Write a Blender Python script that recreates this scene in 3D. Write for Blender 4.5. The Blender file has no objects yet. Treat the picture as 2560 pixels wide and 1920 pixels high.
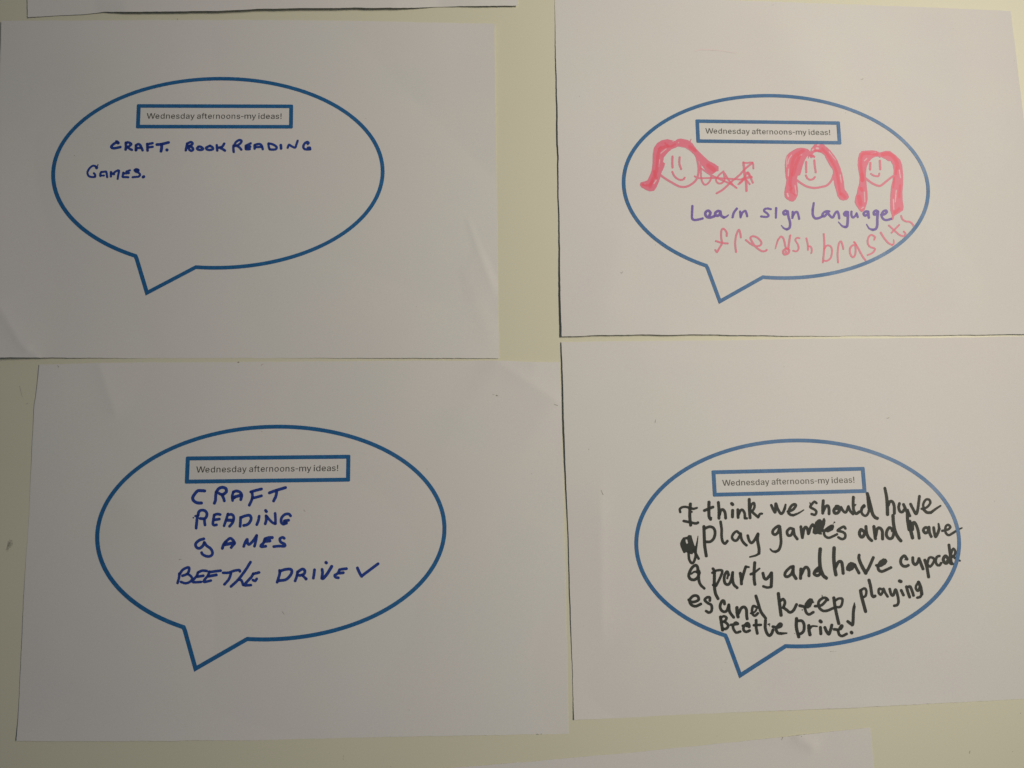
import bpy, math, random
import numpy as np
from mathutils import Matrix, Vector

SC = bpy.context.scene
COL = SC.collection
MM = 0.001                                   # everything below is measured in millimetres on the table

# ---------------------------------------------------------------- camera (hand-held phone, looking down at the table)
FOC, CU, CV = 1900.0, 1280.0, 960.0          # focal length and centre in photo pixels (2560 x 1920)
ca, sa = math.cos(math.radians(-7.3485)), math.sin(math.radians(-7.3485))
cb, sb = math.cos(math.radians(3.1007)), math.sin(math.radians(3.1007))
ROT = np.array([[cb, 0, sb], [0, 1, 0], [-sb, 0, cb]]) @ np.array([[1, 0, 0], [0, ca, -sa], [0, sa, ca]])
CAM = ROT.T @ np.array([0, 0, 316.934])
cd = bpy.data.cameras.new('camera')
cd.sensor_fit = 'HORIZONTAL'; cd.sensor_width = 36.0; cd.lens = 36.0 * FOC / 2560.0
cd.clip_start = 0.01; cd.clip_end = 50.0
co = bpy.data.objects.new('camera', cd); COL.objects.link(co)
M4 = Matrix(ROT.T.tolist()).to_4x4(); M4.translation = Vector((CAM * MM).tolist())
co.matrix_world = M4
SC.camera = co

# ---------------------------------------------------------------- light: one warm strip lamp up to the right with a soft-edged beam, dim cool room light
W = bpy.data.worlds.new('World'); SC.world = W; W.use_nodes = True
bg = W.node_tree.nodes['Background']
bg.inputs[0].default_value = (0.67, 0.785, 1.01, 1); bg.inputs[1].default_value = 0.088
ld = bpy.data.lights.new('strip_lamp', 'AREA'); ld.shape = 'RECTANGLE'; ld.size = 0.07; ld.size_y = 0.8
ld.energy = 1.02; ld.color = (1.0, 0.895, 0.728); ld.spread = math.radians(33)
lo = bpy.data.objects.new('strip_lamp', ld); COL.objects.link(lo)
lo.location = (0.95, 0.41, 1.0)
zax = (Vector(lo.location) - Vector((.132, .150, 0))).normalized()      # the strip runs away from the viewer, its beam hits the right-hand sheets
xax = Vector((0, 1, 0)).cross(zax).normalized(); yax = zax.cross(xax)
lo.rotation_euler = Matrix((xax, yax, zax)).transposed().to_euler()
SC.view_settings.view_transform = 'Standard'; SC.view_settings.look = 'None'
SC.view_settings.exposure = 0.0; SC.view_settings.gamma = 1.0

# ---------------------------------------------------------------- where a traced mark lies on the table
def ray(u, v):
    d = np.stack([(np.asarray(u, float) - CU) / FOC, -(np.asarray(v, float) - CV) / FOC, -np.ones(np.shape(u))], -1)
    return d @ ROT                             # == ROT.T applied to every direction
def at(u, v, z):
    r = ray(u, v); t = (z - CAM[2]) / r[..., 2]
    return CAM + r * t[..., None]
def proj(x, y):
    p = np.stack([x, y, np.zeros(np.shape(x))], -1) @ ROT.T
    z = 316.934 - p[..., 2]
    return CU + FOC * p[..., 0] / z, CV - FOC * p[..., 1] / z

# ---------------------------------------------------------------- materials
def new_mat(name):
    m = bpy.data.materials.new(name); m.use_nodes = True
    nt = m.node_tree; b = nt.nodes['Principled BSDF']
    return m, nt, b
def noise(nt, scale, detail=3, rough=.5):
    tc = nt.nodes.new('ShaderNodeTexCoord'); n = nt.nodes.new('ShaderNodeTexNoise')
    n.inputs['Scale'].default_value = scale; n.inputs['Detail'].default_value = detail; n.inputs['Roughness'].default_value = rough
    nt.links.new(tc.outputs['Object'], n.inputs['Vector'])
    return n
def ramp(nt, src, stops):
    r = nt.nodes.new('ShaderNodeValToRGB'); e = r.color_ramp.elements
    while len(e) < len(stops): e.new(.5)
    for k, (p, c) in enumerate(stops): e[k].position = p; e[k].color = (*c, 1)
    nt.links.new(src, r.inputs[0]); return r
def mix(nt, fac, a, b, mode='MIX'):
    m = nt.nodes.new('ShaderNodeMix'); m.data_type = 'RGBA'; m.blend_type = mode
    for s, i in ((fac, 0), (a, 6), (b, 7)):
        if isinstance(s, (int, float)): m.inputs[i].default_value = s
        elif isinstance(s, tuple): m.inputs[i].default_value = (*s, 1)
        else: nt.links.new(s, m.inputs[i])
    return m.outputs[2]
def bump(nt, b, src, strength, dist):
    k = nt.nodes.new('ShaderNodeBump'); k.inputs['Strength'].default_value = strength; k.inputs['Distance'].default_value = dist
    nt.links.new(src, k.inputs['Height']); nt.links.new(k.outputs[0], b.inputs['Normal'])

def mat_paper():
    m, nt, b = new_mat('office_paper')
    big = noise(nt, 16, 2); fib = noise(nt, 1900, 2, .7); mid = noise(nt, 70, 3)
    r = ramp(nt, big.outputs[0], [(0.38, (.764, .744, .746)), (.5, (.760, .750, .742)), (.62, (.744, .756, .740))])
    c = mix(nt, .5, r.outputs[0], ramp(nt, mid.outputs[0], [(.3, (.745, .742, .748)), (.7, (.762, .756, .738))]).outputs[0])
    g = ramp(nt, fib.outputs[0], [(.25, (.93, .93, .935)), (.75, (1, 1, 1))])
    nt.links.new(mix(nt, 1.0, c, g.outputs[0], 'MULTIPLY'), b.inputs['Base Color'])
    b.inputs['Roughness'].default_value = .78; b.inputs['Specular IOR Level'].default_value = .25
    bump(nt, b, fib.outputs[0], .25, .00003)
    return m
def mat_table():
    m, nt, b = new_mat('cream_laminate')
    big = noise(nt, 9, 3); fine = noise(nt, 1400, 2, .7)
    r = ramp(nt, big.outputs[0], [(.3, (.716, .710, .566)), (.7, (.740, .733, .594))])
    g = ramp(nt, fine.outputs[0], [(.25, (.95, .95, .95)), (.75, (1, 1, 1))])
    nt.links.new(mix(nt, 1.0, r.outputs[0], g.outputs[0], 'MULTIPLY'), b.inputs['Base Color'])
    b.inputs['Roughness'].default_value = .50; b.inputs['Specular IOR Level'].default_value = .5
    bump(nt, b, fine.outputs[0], .15, .00003)
    return m
def mat_toner():
    m, nt, b = new_mat('blue_toner')
    f = noise(nt, 900, 3, .7); g = noise(nt, 45, 2)
    r = ramp(nt, f.outputs[0], [(.3, (.008, .105, .300)), (.62, (.014, .142, .370)), (.80, (.045, .20, .44))])
    nt.links.new(r.outputs[0], b.inputs['Base Color'])
    b.inputs['Specular IOR Level'].default_value = .62
    q = ramp(nt, g.outputs[0], [(.35, (.46,) * 3), (.65, (.58,) * 3)])
    nt.links.new(q.outputs[0], b.inputs['Roughness'])
    bump(nt, b, f.outputs[0], .5, .00006)
    return m
def mat_text():
    m, nt, b = new_mat('grey_toner')
    b.inputs['Base Color'].default_value = (.10, .095, .085, 1); b.inputs['Roughness'].default_value = .5
    return m
def mat_ink(name, thin, thick, edge, rough=.55, spec=.35, blot=.35, pale=None):
    """felt-pen ink: 'ink' on the mesh says how many passes of the pen lie on a spot, 'rim' how far in from the edge it is"""
    m, nt, b = new_mat(name)
    a = nt.nodes.new('ShaderNodeAttribute'); a.attribute_name = 'ink'
    e = nt.nodes.new('ShaderNodeAttribute'); e.attribute_name = 'rim'
    n = noise(nt, 620, 4, .65)
    s = nt.nodes.new('ShaderNodeMath'); s.operation = 'MULTIPLY_ADD'
    nt.links.new(n.outputs[0], s.inputs[0]); s.inputs[1].default_value = blot; nt.links.new(a.outputs['Fac'], s.inputs[2])
    mr = nt.nodes.new('ShaderNodeMapRange'); mr.inputs[1].default_value = .9 + blot * .4; mr.inputs[2].default_value = 2.1 + blot * .5
    nt.links.new(s.outputs[0], mr.inputs[0])
    c = mix(nt, mr.outputs[0], thin, thick)
    if pale:                                        # where the pen missed, the paper shows through
        pr = nt.nodes.new('ShaderNodeMapRange'); pr.inputs[1].default_value = .05 + blot * .5; pr.inputs[2].default_value = .75 + blot * .5
        nt.links.new(s.outputs[0], pr.inputs[0]); c = mix(nt, pr.outputs[0], pale, c)
    nt.links.new(mix(nt, e.outputs['Fac'], edge, c), b.inputs['Base Color'])
    b.inputs['Roughness'].default_value = rough; b.inputs['Specular IOR Level'].default_value = spec
    return m
PAPER, TABLE, TONER, TEXT = mat_paper(), mat_table(), mat_toner(), mat_text()
NAVY = mat_ink('navy_marker', (.020, .060, .34), (.011, .031, .22), (.018, .050, .28))
BLACK = mat_ink('black_marker', (.036, .041, .037), (.020, .024, .023), (.040, .044, .040), .6, .3)
PURPLE = mat_ink('purple_marker', (.20, .135, .47), (.135, .09, .38), (.18, .125, .42))
PINK = mat_ink('pink_marker', (.77, .25, .345), (.84, .145, .22), (.70, .265, .375), blot=.55)
HAIR = mat_ink('pink_marker_shading', (.80, .220, .325), (.84, .115, .185), (.70, .235, .35), blot=.75, pale=(.82, .58, .62))
FADED = mat_ink('faded_pink_marker', (.78, .66, .68), (.78, .60, .64), (.77, .70, .71))
DUST = mat_ink('dark_dust', (.22, .20, .17), (.15, .135, .12), (.48, .46, .42))
def mat_smudge():
    m, nt, b = new_mat('graphite_smudge')
    b.inputs['Base Color'].default_value = (.12, .115, .09, 1); b.inputs['Roughness'].default_value = .6
    n = noise(nt, 420, 4, .7); e = nt.nodes.new('ShaderNodeAttribute'); e.attribute_name = 'rim'
    r = ramp(nt, n.outputs[0], [(.42, (.0,) * 3), (.66, (.45,) * 3)])
    k = nt.nodes.new('ShaderNodeMath'); k.operation = 'MULTIPLY'
    nt.links.new(r.outputs[0], k.inputs[0]); nt.links.new(e.outputs['Fac'], k.inputs[1]); nt.links.new(k.outputs[0], b.inputs['Alpha'])
    return m
SMUDGE = mat_smudge()

# ---------------------------------------------------------------- mesh helpers
def link(name, me, m, parent=None, origin=None, label=None):
    me.materials.append(m)
    o = bpy.data.objects.new(name, me); COL.objects.link(o)
    if parent is not None: o.parent = parent
    if origin is not None: o.location = origin
    if label: o['label'] = label
    return o
def make_mesh(name, V, faces, origin, smooth=True, attrs=None):
    me = bpy.data.meshes.new(name)
    V = np.asarray(V, float) * MM - np.asarray(origin)
    me.from_pydata(V.tolist(), [], faces)
    if smooth: me.polygons.foreach_set('use_smooth', [True] * len(me.polygons))
    for k, a in (attrs or {}).items():
        at_ = me.attributes.new(k, 'FLOAT', 'POINT'); at_.data.foreach_set('value', np.asarray(a, np.float32))
    me.update()
    return me

def smooth_line(pts, w, step=1.6):
    """Catmull-Rom through the traced points; w: one width, or (start, end)"""
    P = np.array(pts, float)
    if np.isscalar(w): w = (w, w)
    w = np.array(w, float)
    if len(P) == 1: return P, np.array([w[0]])
    ws = np.interp(np.linspace(0, 1, len(P)), np.linspace(0, 1, len(w)), w)
    if len(P) == 2: Q = np.array([2 * P[0] - P[1], P[0], P[1], 2 * P[1] - P[0]])
    else: Q = np.vstack([2 * P[0] - P[1], P, 2 * P[-1] - P[-2]])
    out, ow = [], []
    for i in range(len(P) - 1):
        a, b_, c, d = Q[i:i + 4]
        n = max(1, int(np.hypot(*(c - b_)) / step))
        for k in range(n):
            t = k / n
            out.append(.5 * ((2 * b_) + (c - a) * t + (2 * a - 5 * b_ + 4 * c - d) * t * t + (3 * b_ - a - 3 * c + d) * t ** 3))
            ow.append(ws[i] * (1 - t) + ws[i + 1] * t)
    out.append(P[-1]); ow.append(ws[-1])
    return np.array(out), np.array(ow)

RNG = np.random.default_rng(7)
def blot_mesh(name, strokes, surf, off, origin, step=1.0, wob=.22):
    """One continuous patch of ink from all strokes of a word. strokes: (kind, points, width) in photo pixels.
    kind 's' pen stroke, 'f' filled area, 'l' lighter streak inside, 'd' darker streak inside, 'h' hole left white"""
    S = []
    for kind, pts, w in strokes:
        if kind == 'f': S.append((kind, np.array(pts, float), None))
        else: S.append((kind, *smooth_line(pts, w)))
    allp = np.vstack([s[1] for s in S]); mw = max([s[2].max() for s in S if s[2] is not None] + [4])
    x0, y0 = allp.min(0) - mw * .5 - 3; x1, y1 = allp.max(0) + mw * .5 + 3
    nx, ny = int((x1 - x0) / step) + 2, int((y1 - y0) / step) + 2
    gx = x0 + np.arange(nx) * step; gy = y0 + np.arange(ny) * step
    X, Y = np.meshgrid(gx, gy, indexing='ij')
    sdf = np.full(X.shape, 1e3); dens = np.zeros(X.shape)
    for s in S:
        if s[0] == 'f':
            P = s[1]; Q = np.roll(P, -1, 0); d = np.full(X.shape, 1e6); ins = np.zeros(X.shape, bool)
            for (ax, ay), (bx, by) in zip(P, Q):
                ex, ey = bx - ax, by - ay
                t = np.clip(((X - ax) * ex + (Y - ay) * ey) / (ex * ex + ey * ey + 1e-9), 0, 1)
                d = np.minimum(d, np.hypot(X - ax - t * ex, Y - ay - t * ey))
                cr = ((ay > Y) != (by > Y)) & (X < (bx - ax) * (Y - ay) / (by - ay + 1e-12) + ax)
                ins ^= cr
            d = np.where(ins, -d, d) - .6
        else:
            P, w = s[1], s[2]; d = np.full(X.shape, 1e3)
            r = w * .5 + RNG.normal(0, 1, len(w)) * 0
            if len(P) == 1: d = np.hypot(X - P[0, 0], Y - P[0, 1]) - r[0]
            for k in range(len(P) - 1):
                (ax, ay), (bx, by) = P[k], P[k + 1]
                R_ = max(r[k], r[k + 1]) + 4
                i0 = max(0, int((min(ax, bx) - R_ - x0) / step)); i1 = min(nx, int((max(ax, bx) + R_ - x0) / step) + 2)
                j0 = max(0, int((min(ay, by) - R_ - y0) / step)); j1 = min(ny, int((max(ay, by) + R_ - y0) / step) + 2)
                xs, ys = X[i0:i1, j0:j1], Y[i0:i1, j0:j1]
                ex, ey = bx - ax, by - ay
                t = np.clip(((xs - ax) * ex + (ys - ay) * ey) / (ex * ex + ey * ey + 1e-9), 0, 1)
                dd = np.hypot(xs - ax - t * ex, ys - ay - t * ey) - (r[k] * (1 - t) + r[k + 1] * t)
                d[i0:i1, j0:j1] = np.minimum(d[i0:i1, j0:j1], dd)
        cov = np.clip(.5 - d / 1.6, 0, 1)
        if s[0] in 'sf':
            sdf = np.minimum(sdf, d)
            dens += cov
            if s[0] == 's' and len(s[1]) > 1:          # the pen rests a moment where a stroke starts and ends
                for p_, w_ in ((s[1][0], s[2][0]), (s[1][-1], s[2][-1])):
                    dens += .55 * np.clip(1 - np.hypot(X - p_[0], Y - p_[1]) / (w_ * .62 + .01), 0, 1)
        elif s[0] == 'd': dens += .8 * cov
        elif s[0] == 'l': dens -= .85 * cov
        elif s[0] == 'h': sdf = np.maximum(sdf, -d)
    # ragged paper-fibre edge
    sdf = sdf + wob * (np.sin(X * 1.9 + 1.3 * np.sin(Y * .7)) * np.sin(Y * 1.7 + 1.1 * np.sin(X * .6)))
    V, F, A, B = [], [], [], []
    idx = {}
    ins = sdf < 0
    cell = ins[:-1, :-1] | ins[1:, :-1] | ins[:-1, 1:] | ins[1:, 1:]
    def vert(i, j):
        k = (i, j)
        if k not in idx:
            idx[k] = len(V); V.append((X[i, j], Y[i, j])); A.append(dens[i, j]); B.append(min(1, -sdf[i, j] / 1.8))
        return idx[k]
    def cut(a, b_):
        if a > b_: a, b_ = b_, a
        k = (a, b_)
        if k not in idx:
            da, db = sdf[a], sdf[b_]; t = da / (da - db)
            idx[k] = len(V)
            V.append((X[a] * (1 - t) + X[b_] * t, Y[a] * (1 - t) + Y[b_] * t)); A.append(dens[a] * (1 - t) + dens[b_] * t); B.append(0.)
        return idx[k]
    for i, j in np.argwhere(cell):
        c = [(i, j), (i + 1, j), (i + 1, j + 1), (i, j + 1)]
        q = [ins[k] for k in c]
        if all(q): F.append([vert(*k) for k in reversed(c)]); continue
        for tri in ((c[0], c[1], c[2]), (c[0], c[2], c[3])):
            poly = []
            for n in range(3):
                a, b_ = tri[n], tri[(n + 1) % 3]
                if ins[a]: poly.append(vert(*a))
                if ins[a] != ins[b_]: poly.append(cut(a, b_))
            if len(poly) >= 3: F.append(poly[::-1])
    V = np.array(V)
    W3 = at(V[:, 0], V[:, 1], surf(V[:, 0], V[:, 1]) + off)
    F = [tuple(reversed(f)) if False else tuple(f) for f in F]
    return make_mesh(name, W3, F, origin, attrs={'ink': A, 'rim': B})

# ---------------------------------------------------------------- the table
def build_table():
    x0, x1, y0, y1, th = -520, 620, -470, 430, 24
    import bmesh
    bm = bmesh.new(); bmesh.ops.create_cube(bm, size=1)
    for v in bm.verts:
        v.co.x = (x0 + x1) / 2 + v.co.x * (x1 - x0); v.co.y = (y0 + y1) / 2 + v.co.y * (y1 - y0); v.co.z = -th / 2 + v.co.z * th
        v.co *= MM
    bmesh.ops.bevel(bm, geom=bm.edges[:], offset=.002, segments=3, affect='EDGES')
    me = bpy.data.meshes.new('table_top'); bm.to_mesh(me); bm.free()
    o = link('table_top', me, TABLE); o['kind'] = 'structure'
    return o
table = build_table()

# ---------------------------------------------------------------- how far the paper stands off the table (mm), at photo pixel u, v
def waves(seed, amp):
    r = np.random.default_rng(seed); K = [(r.uniform(.0015, .0075) * r.choice([-1, 1]), r.uniform(.0015, .0075), r.uniform(0, 6.28), r.uniform(.4, 1)) for _ in range(7)]
    def f(u, v): return amp * sum(a * np.sin(kx * u + ky * v + p) for kx, ky, p, a in K) / 2.2
    return f
def lift_line(u, v, a, b, h, reach, keys=None, power=2.0):
    """raised sheet edge from a to b: height h along it (keys: list of (t, factor)), dying away over 'reach' pixels"""
    ax, ay = a; bx, by = b; L = math.hypot(bx - ax, by - ay); ex, ey = (bx - ax) / L, (by - ay) / L
    t = ((u - ax) * ex + (v - ay) * ey) / L; d = np.abs((u - ax) * -ey + (v - ay) * ex)
    k = 1.0 if keys is None else np.interp(t, [q[0] for q in keys], [q[1] for q in keys])
    k = k if keys is None else k
    return h * k * np.clip(1 - d / reach, 0, 1) ** power
def ridge(u, v, a, b, h, s1, s2=None):
    """soft crease along a-b: s1, s2 = how quickly it falls away on either side (pixels)"""
    s2 = s2 or s1
    ax, ay = a; bx, by = b; L = math.hypot(bx - ax, by - ay); ex, ey = (bx - ax) / L, (by - ay) / L
    t = ((u - ax) * ex + (v - ay) * ey) / L; d = (u - ax) * -ey + (v - ay) * ex
    s = np.where(d > 0, s1, s2)
    along = np.exp(-(np.clip(np.abs(t - .5) - .3, 0, None) / .22) ** 2)
    return h * along * np.exp(-np.abs(d) / s - 0 * t) if False else h * along / (1 + (d / s) ** 2)
def crease(u, v, a, b, h, s1, s2):
    """sharp fold along a-b, falling away over s1 / s2 pixels on either side"""
    ax, ay = a; bx, by = b; L = math.hypot(bx - ax, by - ay); ex, ey = (bx - ax) / L, (by - ay) / L
    t = ((u - ax) * ex + (v - ay) * ey) / L; d = (u - ax) * -ey + (v - ay) * ex
    along = np.exp(-(np.clip(np.abs(t - .5) - .3, 0, None) / .2) ** 2)
    return h * along * np.exp(-np.abs(d) / np.where(d > 0, s1, s2))
def soft(h): return .085 + np.where(h > 0, h, 0)

w1, w2, w3, w4, w5, w6 = (waves(k, a) for k, a in ((3, .42), (11, .42), (5, .62), (23, .50), (31, .20), (8, .12)))
def h_tl(u, v):
    h = .02 + w1(u, v) * 1.3
    h = h + lift_line(u, v, (0, 894), (420, 895), .6, 110, [(0, 1), (.35, .8), (.7, .3), (1, 0), (1.4, 0)])
    h = h + lift_line(u, v, (900, 896), (1248, 896), .3, 120, [(-.2, 0), (0, 0), (.5, .5), (1, 1)])
    h = h + lift_line(u, v, (1236, 59), (1247, 500), .6, 110, [(0, 1), (.5, .4), (1, 0), (2, 0)])
    h = h + lift_line(u, v, (3, 52), (-16, 893), 1.4, 170, [(0, .3), (.5, .8), (1, 1)])
    h = h + crease(u, v, (1160, 520), (1240, 740), .58, 46, 30)
    h = h + ridge(u, v, (1150, 640), (1236, 860), .30, 30, 60)
    h = h + crease(u, v, (-20, 740), (70, 890), .55, 30, 50) + crease(u, v, (60, 868), (100, 898), .25, 6, 12)
    return soft(h)
def h_bl(u, v):
    h = .02 + w2(u, v) * 1.3
    h = h + lift_line(u, v, (98, 911), (41, 1852), .35, 260, [(0, .2), (.25, .8), (.45, .2), (.85, .1), (1, 1.0)], 1.4) - ridge(u, v, (230, 1350), (190, 1850), .14, 120)
    h = h + lift_line(u, v, (41, 1852), (700, 1851), .55, 110, [(-.1, 1), (0, 1), (.15, .7), (.55, .9), (1, .2), (1.2, 0), (2, 0)])
    h = h + lift_line(u, v, (1270, 904), (1400, 906), 1.0, 95, [(-1, 0), (-.15, 0), (.5, .7), (1, .5)])
    h = h + crease(u, v, (240, 890), (290, 1040), .34, 26, 46) + crease(u, v, (1215, 885), (1420, 1020), .85, 130, 60)
    h = h + ridge(u, v, (300, 1240), (480, 1420), .28, 60) + ridge(u, v, (320, 1500), (520, 1640), .2, 70)
    return soft(h)
def h_tr(u, v):
    h = .18 + w3(u, v) * .7
    h = h + lift_line(u, v, (1387, -17), (1404, 841), .55, 230, [(0, .15), (.22, .8), (.4, 1), (.58, .4), (.7, .3), (.85, .5), (1, .6)], 1.5)
    h = h + lift_line(u, v, (1404, 841), (2612, 834), 1.0, 110, [(-.1, .05), (0, .1), (.1, .6), (.22, 1), (.4, .8), (.6, .2), (.8, .6), (1, .9)])
    h = h + ridge(u, v, (2380, -40), (2460, 500), .35, 90) + ridge(u, v, (1930, 40), (2160, 420), .45, 80)
    h = h + ridge(u, v, (2200, 420), (2420, 760), .45, 90) + ridge(u, v, (1560, 560), (1500, 800), .30, 60)
    return soft(h)
def h_br(u, v):
    h = .16 + w4(u, v)
    h = h + lift_line(u, v, (1404, 855), (1435, 1800), .5, 190, [(0, .1), (.08, .5), (.25, .95), (.36, .6), (.48, .12), (.6, .25), (.8, .5), (1, .6)], 1.5)
    h = h + lift_line(u, v, (1505, 1240), (1512, 1640), .9, 105, [(-.6, 0), (-.1, .1), (.1, .8), (.5, 1), (.75, .8), (1.1, 0), (2, 0)], 1.3) * np.where(u < 1510, 1, .0) * 0
    h = h + crease(u, v, (1503, 1210), (1507, 1600), .38, 75, 30)
    h = h + lift_line(u, v, (1435, 1800), (2665, 1743), .7, 90, [(0, .5), (.2, .4), (.45, .8), (.6, 1), (.75, .6), (1, .5)])
    h = h + ridge(u, v, (2150, 1080), (2460, 1500), .40, 90) + ridge(u, v, (1560, 900), (2000, 930), .25, 60)
    return soft(h)
def h_top(u, v):
    h = .04 + w5(u, v) * .6
    h = h + lift_line(u, v, (69, 43), (1294, 14), 1.6, 120, [(-.1, 0), (.03, .05), (.14, .15), (.2, .8), (.35, .9), (.55, 1), (.75, .8), (.84, .08), (.92, .5), (1, .45)], 1.6)
    h = h + lift_line(u, v, (69, 43), (66, -200), .5, 100, [(0, .6), (1, 1)])
    return soft(h)
def h_low(u, v):
    h = .02 + w6(u, v) * .6
    h = h + ridge(u, v, (1985, 1838), (2040, 1872), .45, 14, 20) + lift_line(u, v, (1117, 1924), (2176, 1819), .25, 50, [(0, .2), (.5, .5), (.8, 1), (1, .3)])
    return soft(h)

# ---------------------------------------------------------------- sheets of paper, each cut a little unevenly by hand
def resample(P, n):
    P = np.array(P, float); s = np.r_[0, np.cumsum(np.hypot(*np.diff(P, axis=0).T))]; t = np.linspace(0, s[-1], n)
    return np.stack([np.interp(t, s, P[:, 0]), np.interp(t, s, P[:, 1])], 1)
def jag(P, seed, amp=.45):
    r = np.random.default_rng(seed); n = len(P); d = np.gradient(P, axis=0); L = np.hypot(d[:, 0], d[:, 1])[:, None]
    nrm = np.stack([-d[:, 1], d[:, 0]], 1) / L
    k = np.convolve(r.normal(0, 1, n + 10), np.ones(7) / 7, 'same')[5:-5] * amp * 1.8 + r.normal(0, 1, n) * amp * .25
    k[0] = k[-1] = 0
    return P + nrm * k[:, None]
def paper_sheet(label, top, right, bottom, left, hf, seed, nu=190, nv=140, group='sheets of white paper laid out on the table'):
    """top and bottom run left to right, left and right run top to bottom (photo pixels)"""
    T, B = jag(resample(top, nu), seed), jag(resample(bottom, nu), seed + 1)
    L, R_ = jag(resample(left, nv), seed + 2), jag(resample(right, nv), seed + 3)
    s = np.linspace(0, 1, nu)[:, None, None]; t = np.linspace(0, 1, nv)[None, :, None]
    s = s; t = t
    G = (1 - t) * T[:, None] + t * B[:, None] + (1 - s) * L[None] + s * R_[None] \
        - (1 - s) * (1 - t) * T[0] - s * (1 - t) * T[-1] - (1 - s) * t * B[0] - s * t * B[-1]
    Z = hf(G[..., 0], G[..., 1])
    top3 = at(G[..., 0], G[..., 1], Z); bot3 = top3.copy(); bot3[..., 2] -= .06
    n = nu * nv
    cen = top3.reshape(-1, 3).mean(0) * MM; cen[2] = 0
    V = np.vstack([top3.reshape(-1, 3), bot3.reshape(-1, 3)])
    I = np.arange(n).reshape(nu, nv)
    a, b, c, d = I[:-1, :-1].ravel(), I[1:, :-1].ravel(), I[1:, 1:].ravel(), I[:-1, 1:].ravel()
    F = np.vstack([np.stack([a, d, c, b], 1), np.stack([a, b, c, d], 1) + n])
    rim = np.r_[I[:, 0], I[-1, 1:], I[::-1, -1][1:], I[0, ::-1][1:]]
    q = np.stack([rim[:-1], rim[1:], rim[1:] + n, rim[:-1] + n], 1)
    nr = len(V); m_ = len(rim)                # the cut edge has its own vertices, so it stays crisp
    V = np.vstack([V, V[rim], V[rim + n]])
    k_ = np.arange(m_ - 1); q = np.stack([nr + k_, nr + k_ + 1, nr + m_ + k_ + 1, nr + m_ + k_], 1)
    F = np.vstack([F, q])
    me = make_mesh('paper_sheet', V, F.tolist(), cen, smooth=True)
    o = link('paper_sheet', me, PAPER, None, cen)
    o['label'] = label; o['category'] = 'sheet of paper'; o['group'] = group
    o_surf = hf
    return o, cen
SHEETS = {}
SHEETS['tl'] = (*paper_sheet('white sheet whose speech bubble reads CRAFT. BOOK READING GAMES. in small navy capitals',
    [(3, 52), (300, 50.5), (640, 49.5), (900, 52.5), (1236, 59.3)], [(1236, 59.3), (1239, 300), (1243, 560), (1246, 760), (1247.6, 895.8)],
    [(-18, 893.5), (80, 893.8), (360, 895.5), (640, 895.2), (1000, 895.2), (1247.6, 895.8)], [(3, 52), (-6, 400), (-18, 893.5)], h_tl, 1), h_tl)
SHEETS['bl'] = (*paper_sheet('white sheet with CRAFT, READING, GAMES and BEETLE DRIVE listed in large navy capitals',
    [(98.4, 911), (300, 906.5), (640, 904.5), (1000, 902), (1262, 901.5), (1320, 904.8), (1400, 906)], [(1400, 906), (1405, 1100), (1412, 1400), (1418, 1640), (1421.8, 1834)],
    [(41.4, 1852.3), (240, 1853.5), (520, 1851), (640, 1850.9), (860, 1844.5), (1280, 1837), (1421.8, 1834)],
    [(98.4, 911), (93.5, 960), (86.5, 1010), (80, 1120), (73, 1280), (62, 1440), (54, 1620), (46, 1790), (41.4, 1852.3)], h_bl, 11), h_bl)
SHEETS['tr'] = (*paper_sheet('white sheet with three pink-haired faces drawn above Learn sign Language in purple',
    [(1387, -17), (1640, -6), (1920, 3.8), (2320, 18), (2526.8, 27.5)], [(2526.8, 27.5), (2536, 100), (2548, 200), (2562, 320), (2585, 560), (2612, 834)],
    [(1404.4, 841.1), (1500, 838), (1607, 835.9), (1800, 836), (1970, 839), (2122, 838.8), (2350, 836.5), (2560, 833.6), (2612, 832)],
    [(1387, -17), (1388.5, 100), (1392, 210), (1394.5, 330), (1396.5, 470), (1399.5, 600), (1401.5, 740), (1404.4, 841.1)], h_tr, 21), h_tr)
SHEETS['br'] = (*paper_sheet('white sheet crowded with black handwriting that begins I think we should have',
    [(1403.6, 854.7), (1560, 853), (1760, 851.5), (2000, 847), (2325, 844.5), (2560, 841), (2640, 840)], [(2640, 840), (2652, 1300), (2665, 1743)],
    [(1435.4, 1800.2), (1540, 1795.5), (1690, 1787), (1920, 1778), (2120, 1770), (2340, 1758), (2560, 1747.3), (2665, 1743)],
    [(1403.6, 854.7), (1405.5, 900), (1407.5, 960), (1412, 1110), (1417, 1240), (1421.5, 1340), (1425, 1480), (1430, 1640), (1435.4, 1800.2)], h_br, 31), h_br)
SHEETS['top'] = (*paper_sheet('blank white sheet whose wavy lower edge shows above the navy BOOK READING sheet',
    [(62, -880), (1286, -905)], [(1286, -905), (1294.5, 14)],
    [(68.9, 43.4), (130, 39.5), (205, 36), (262, 29.5), (400, 28.8), (560, 26.5), (640, 22.5), (760, 20), (900, 19), (1020, 19.5), (1090, 17), (1200, 14), (1294.5, 13.5)],
    [(62, -880), (68.9, 43.4)], h_top, 41, nv=110), h_top)
SHEETS['low'] = (*paper_sheet('blank white sheet whose slanting top edge shows below the black handwriting',
    [(880, 1944), (1117, 1920), (1280, 1907.8), (1600, 1879), (1920, 1846.5), (2176, 1819)], [(2176, 1819), (2184.8, 1920), (2262, 2790)],
    [(905, 2900), (2262, 2790)], [(880, 1944), (905, 2900)], h_low, 51, nv=110), h_low)

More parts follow.
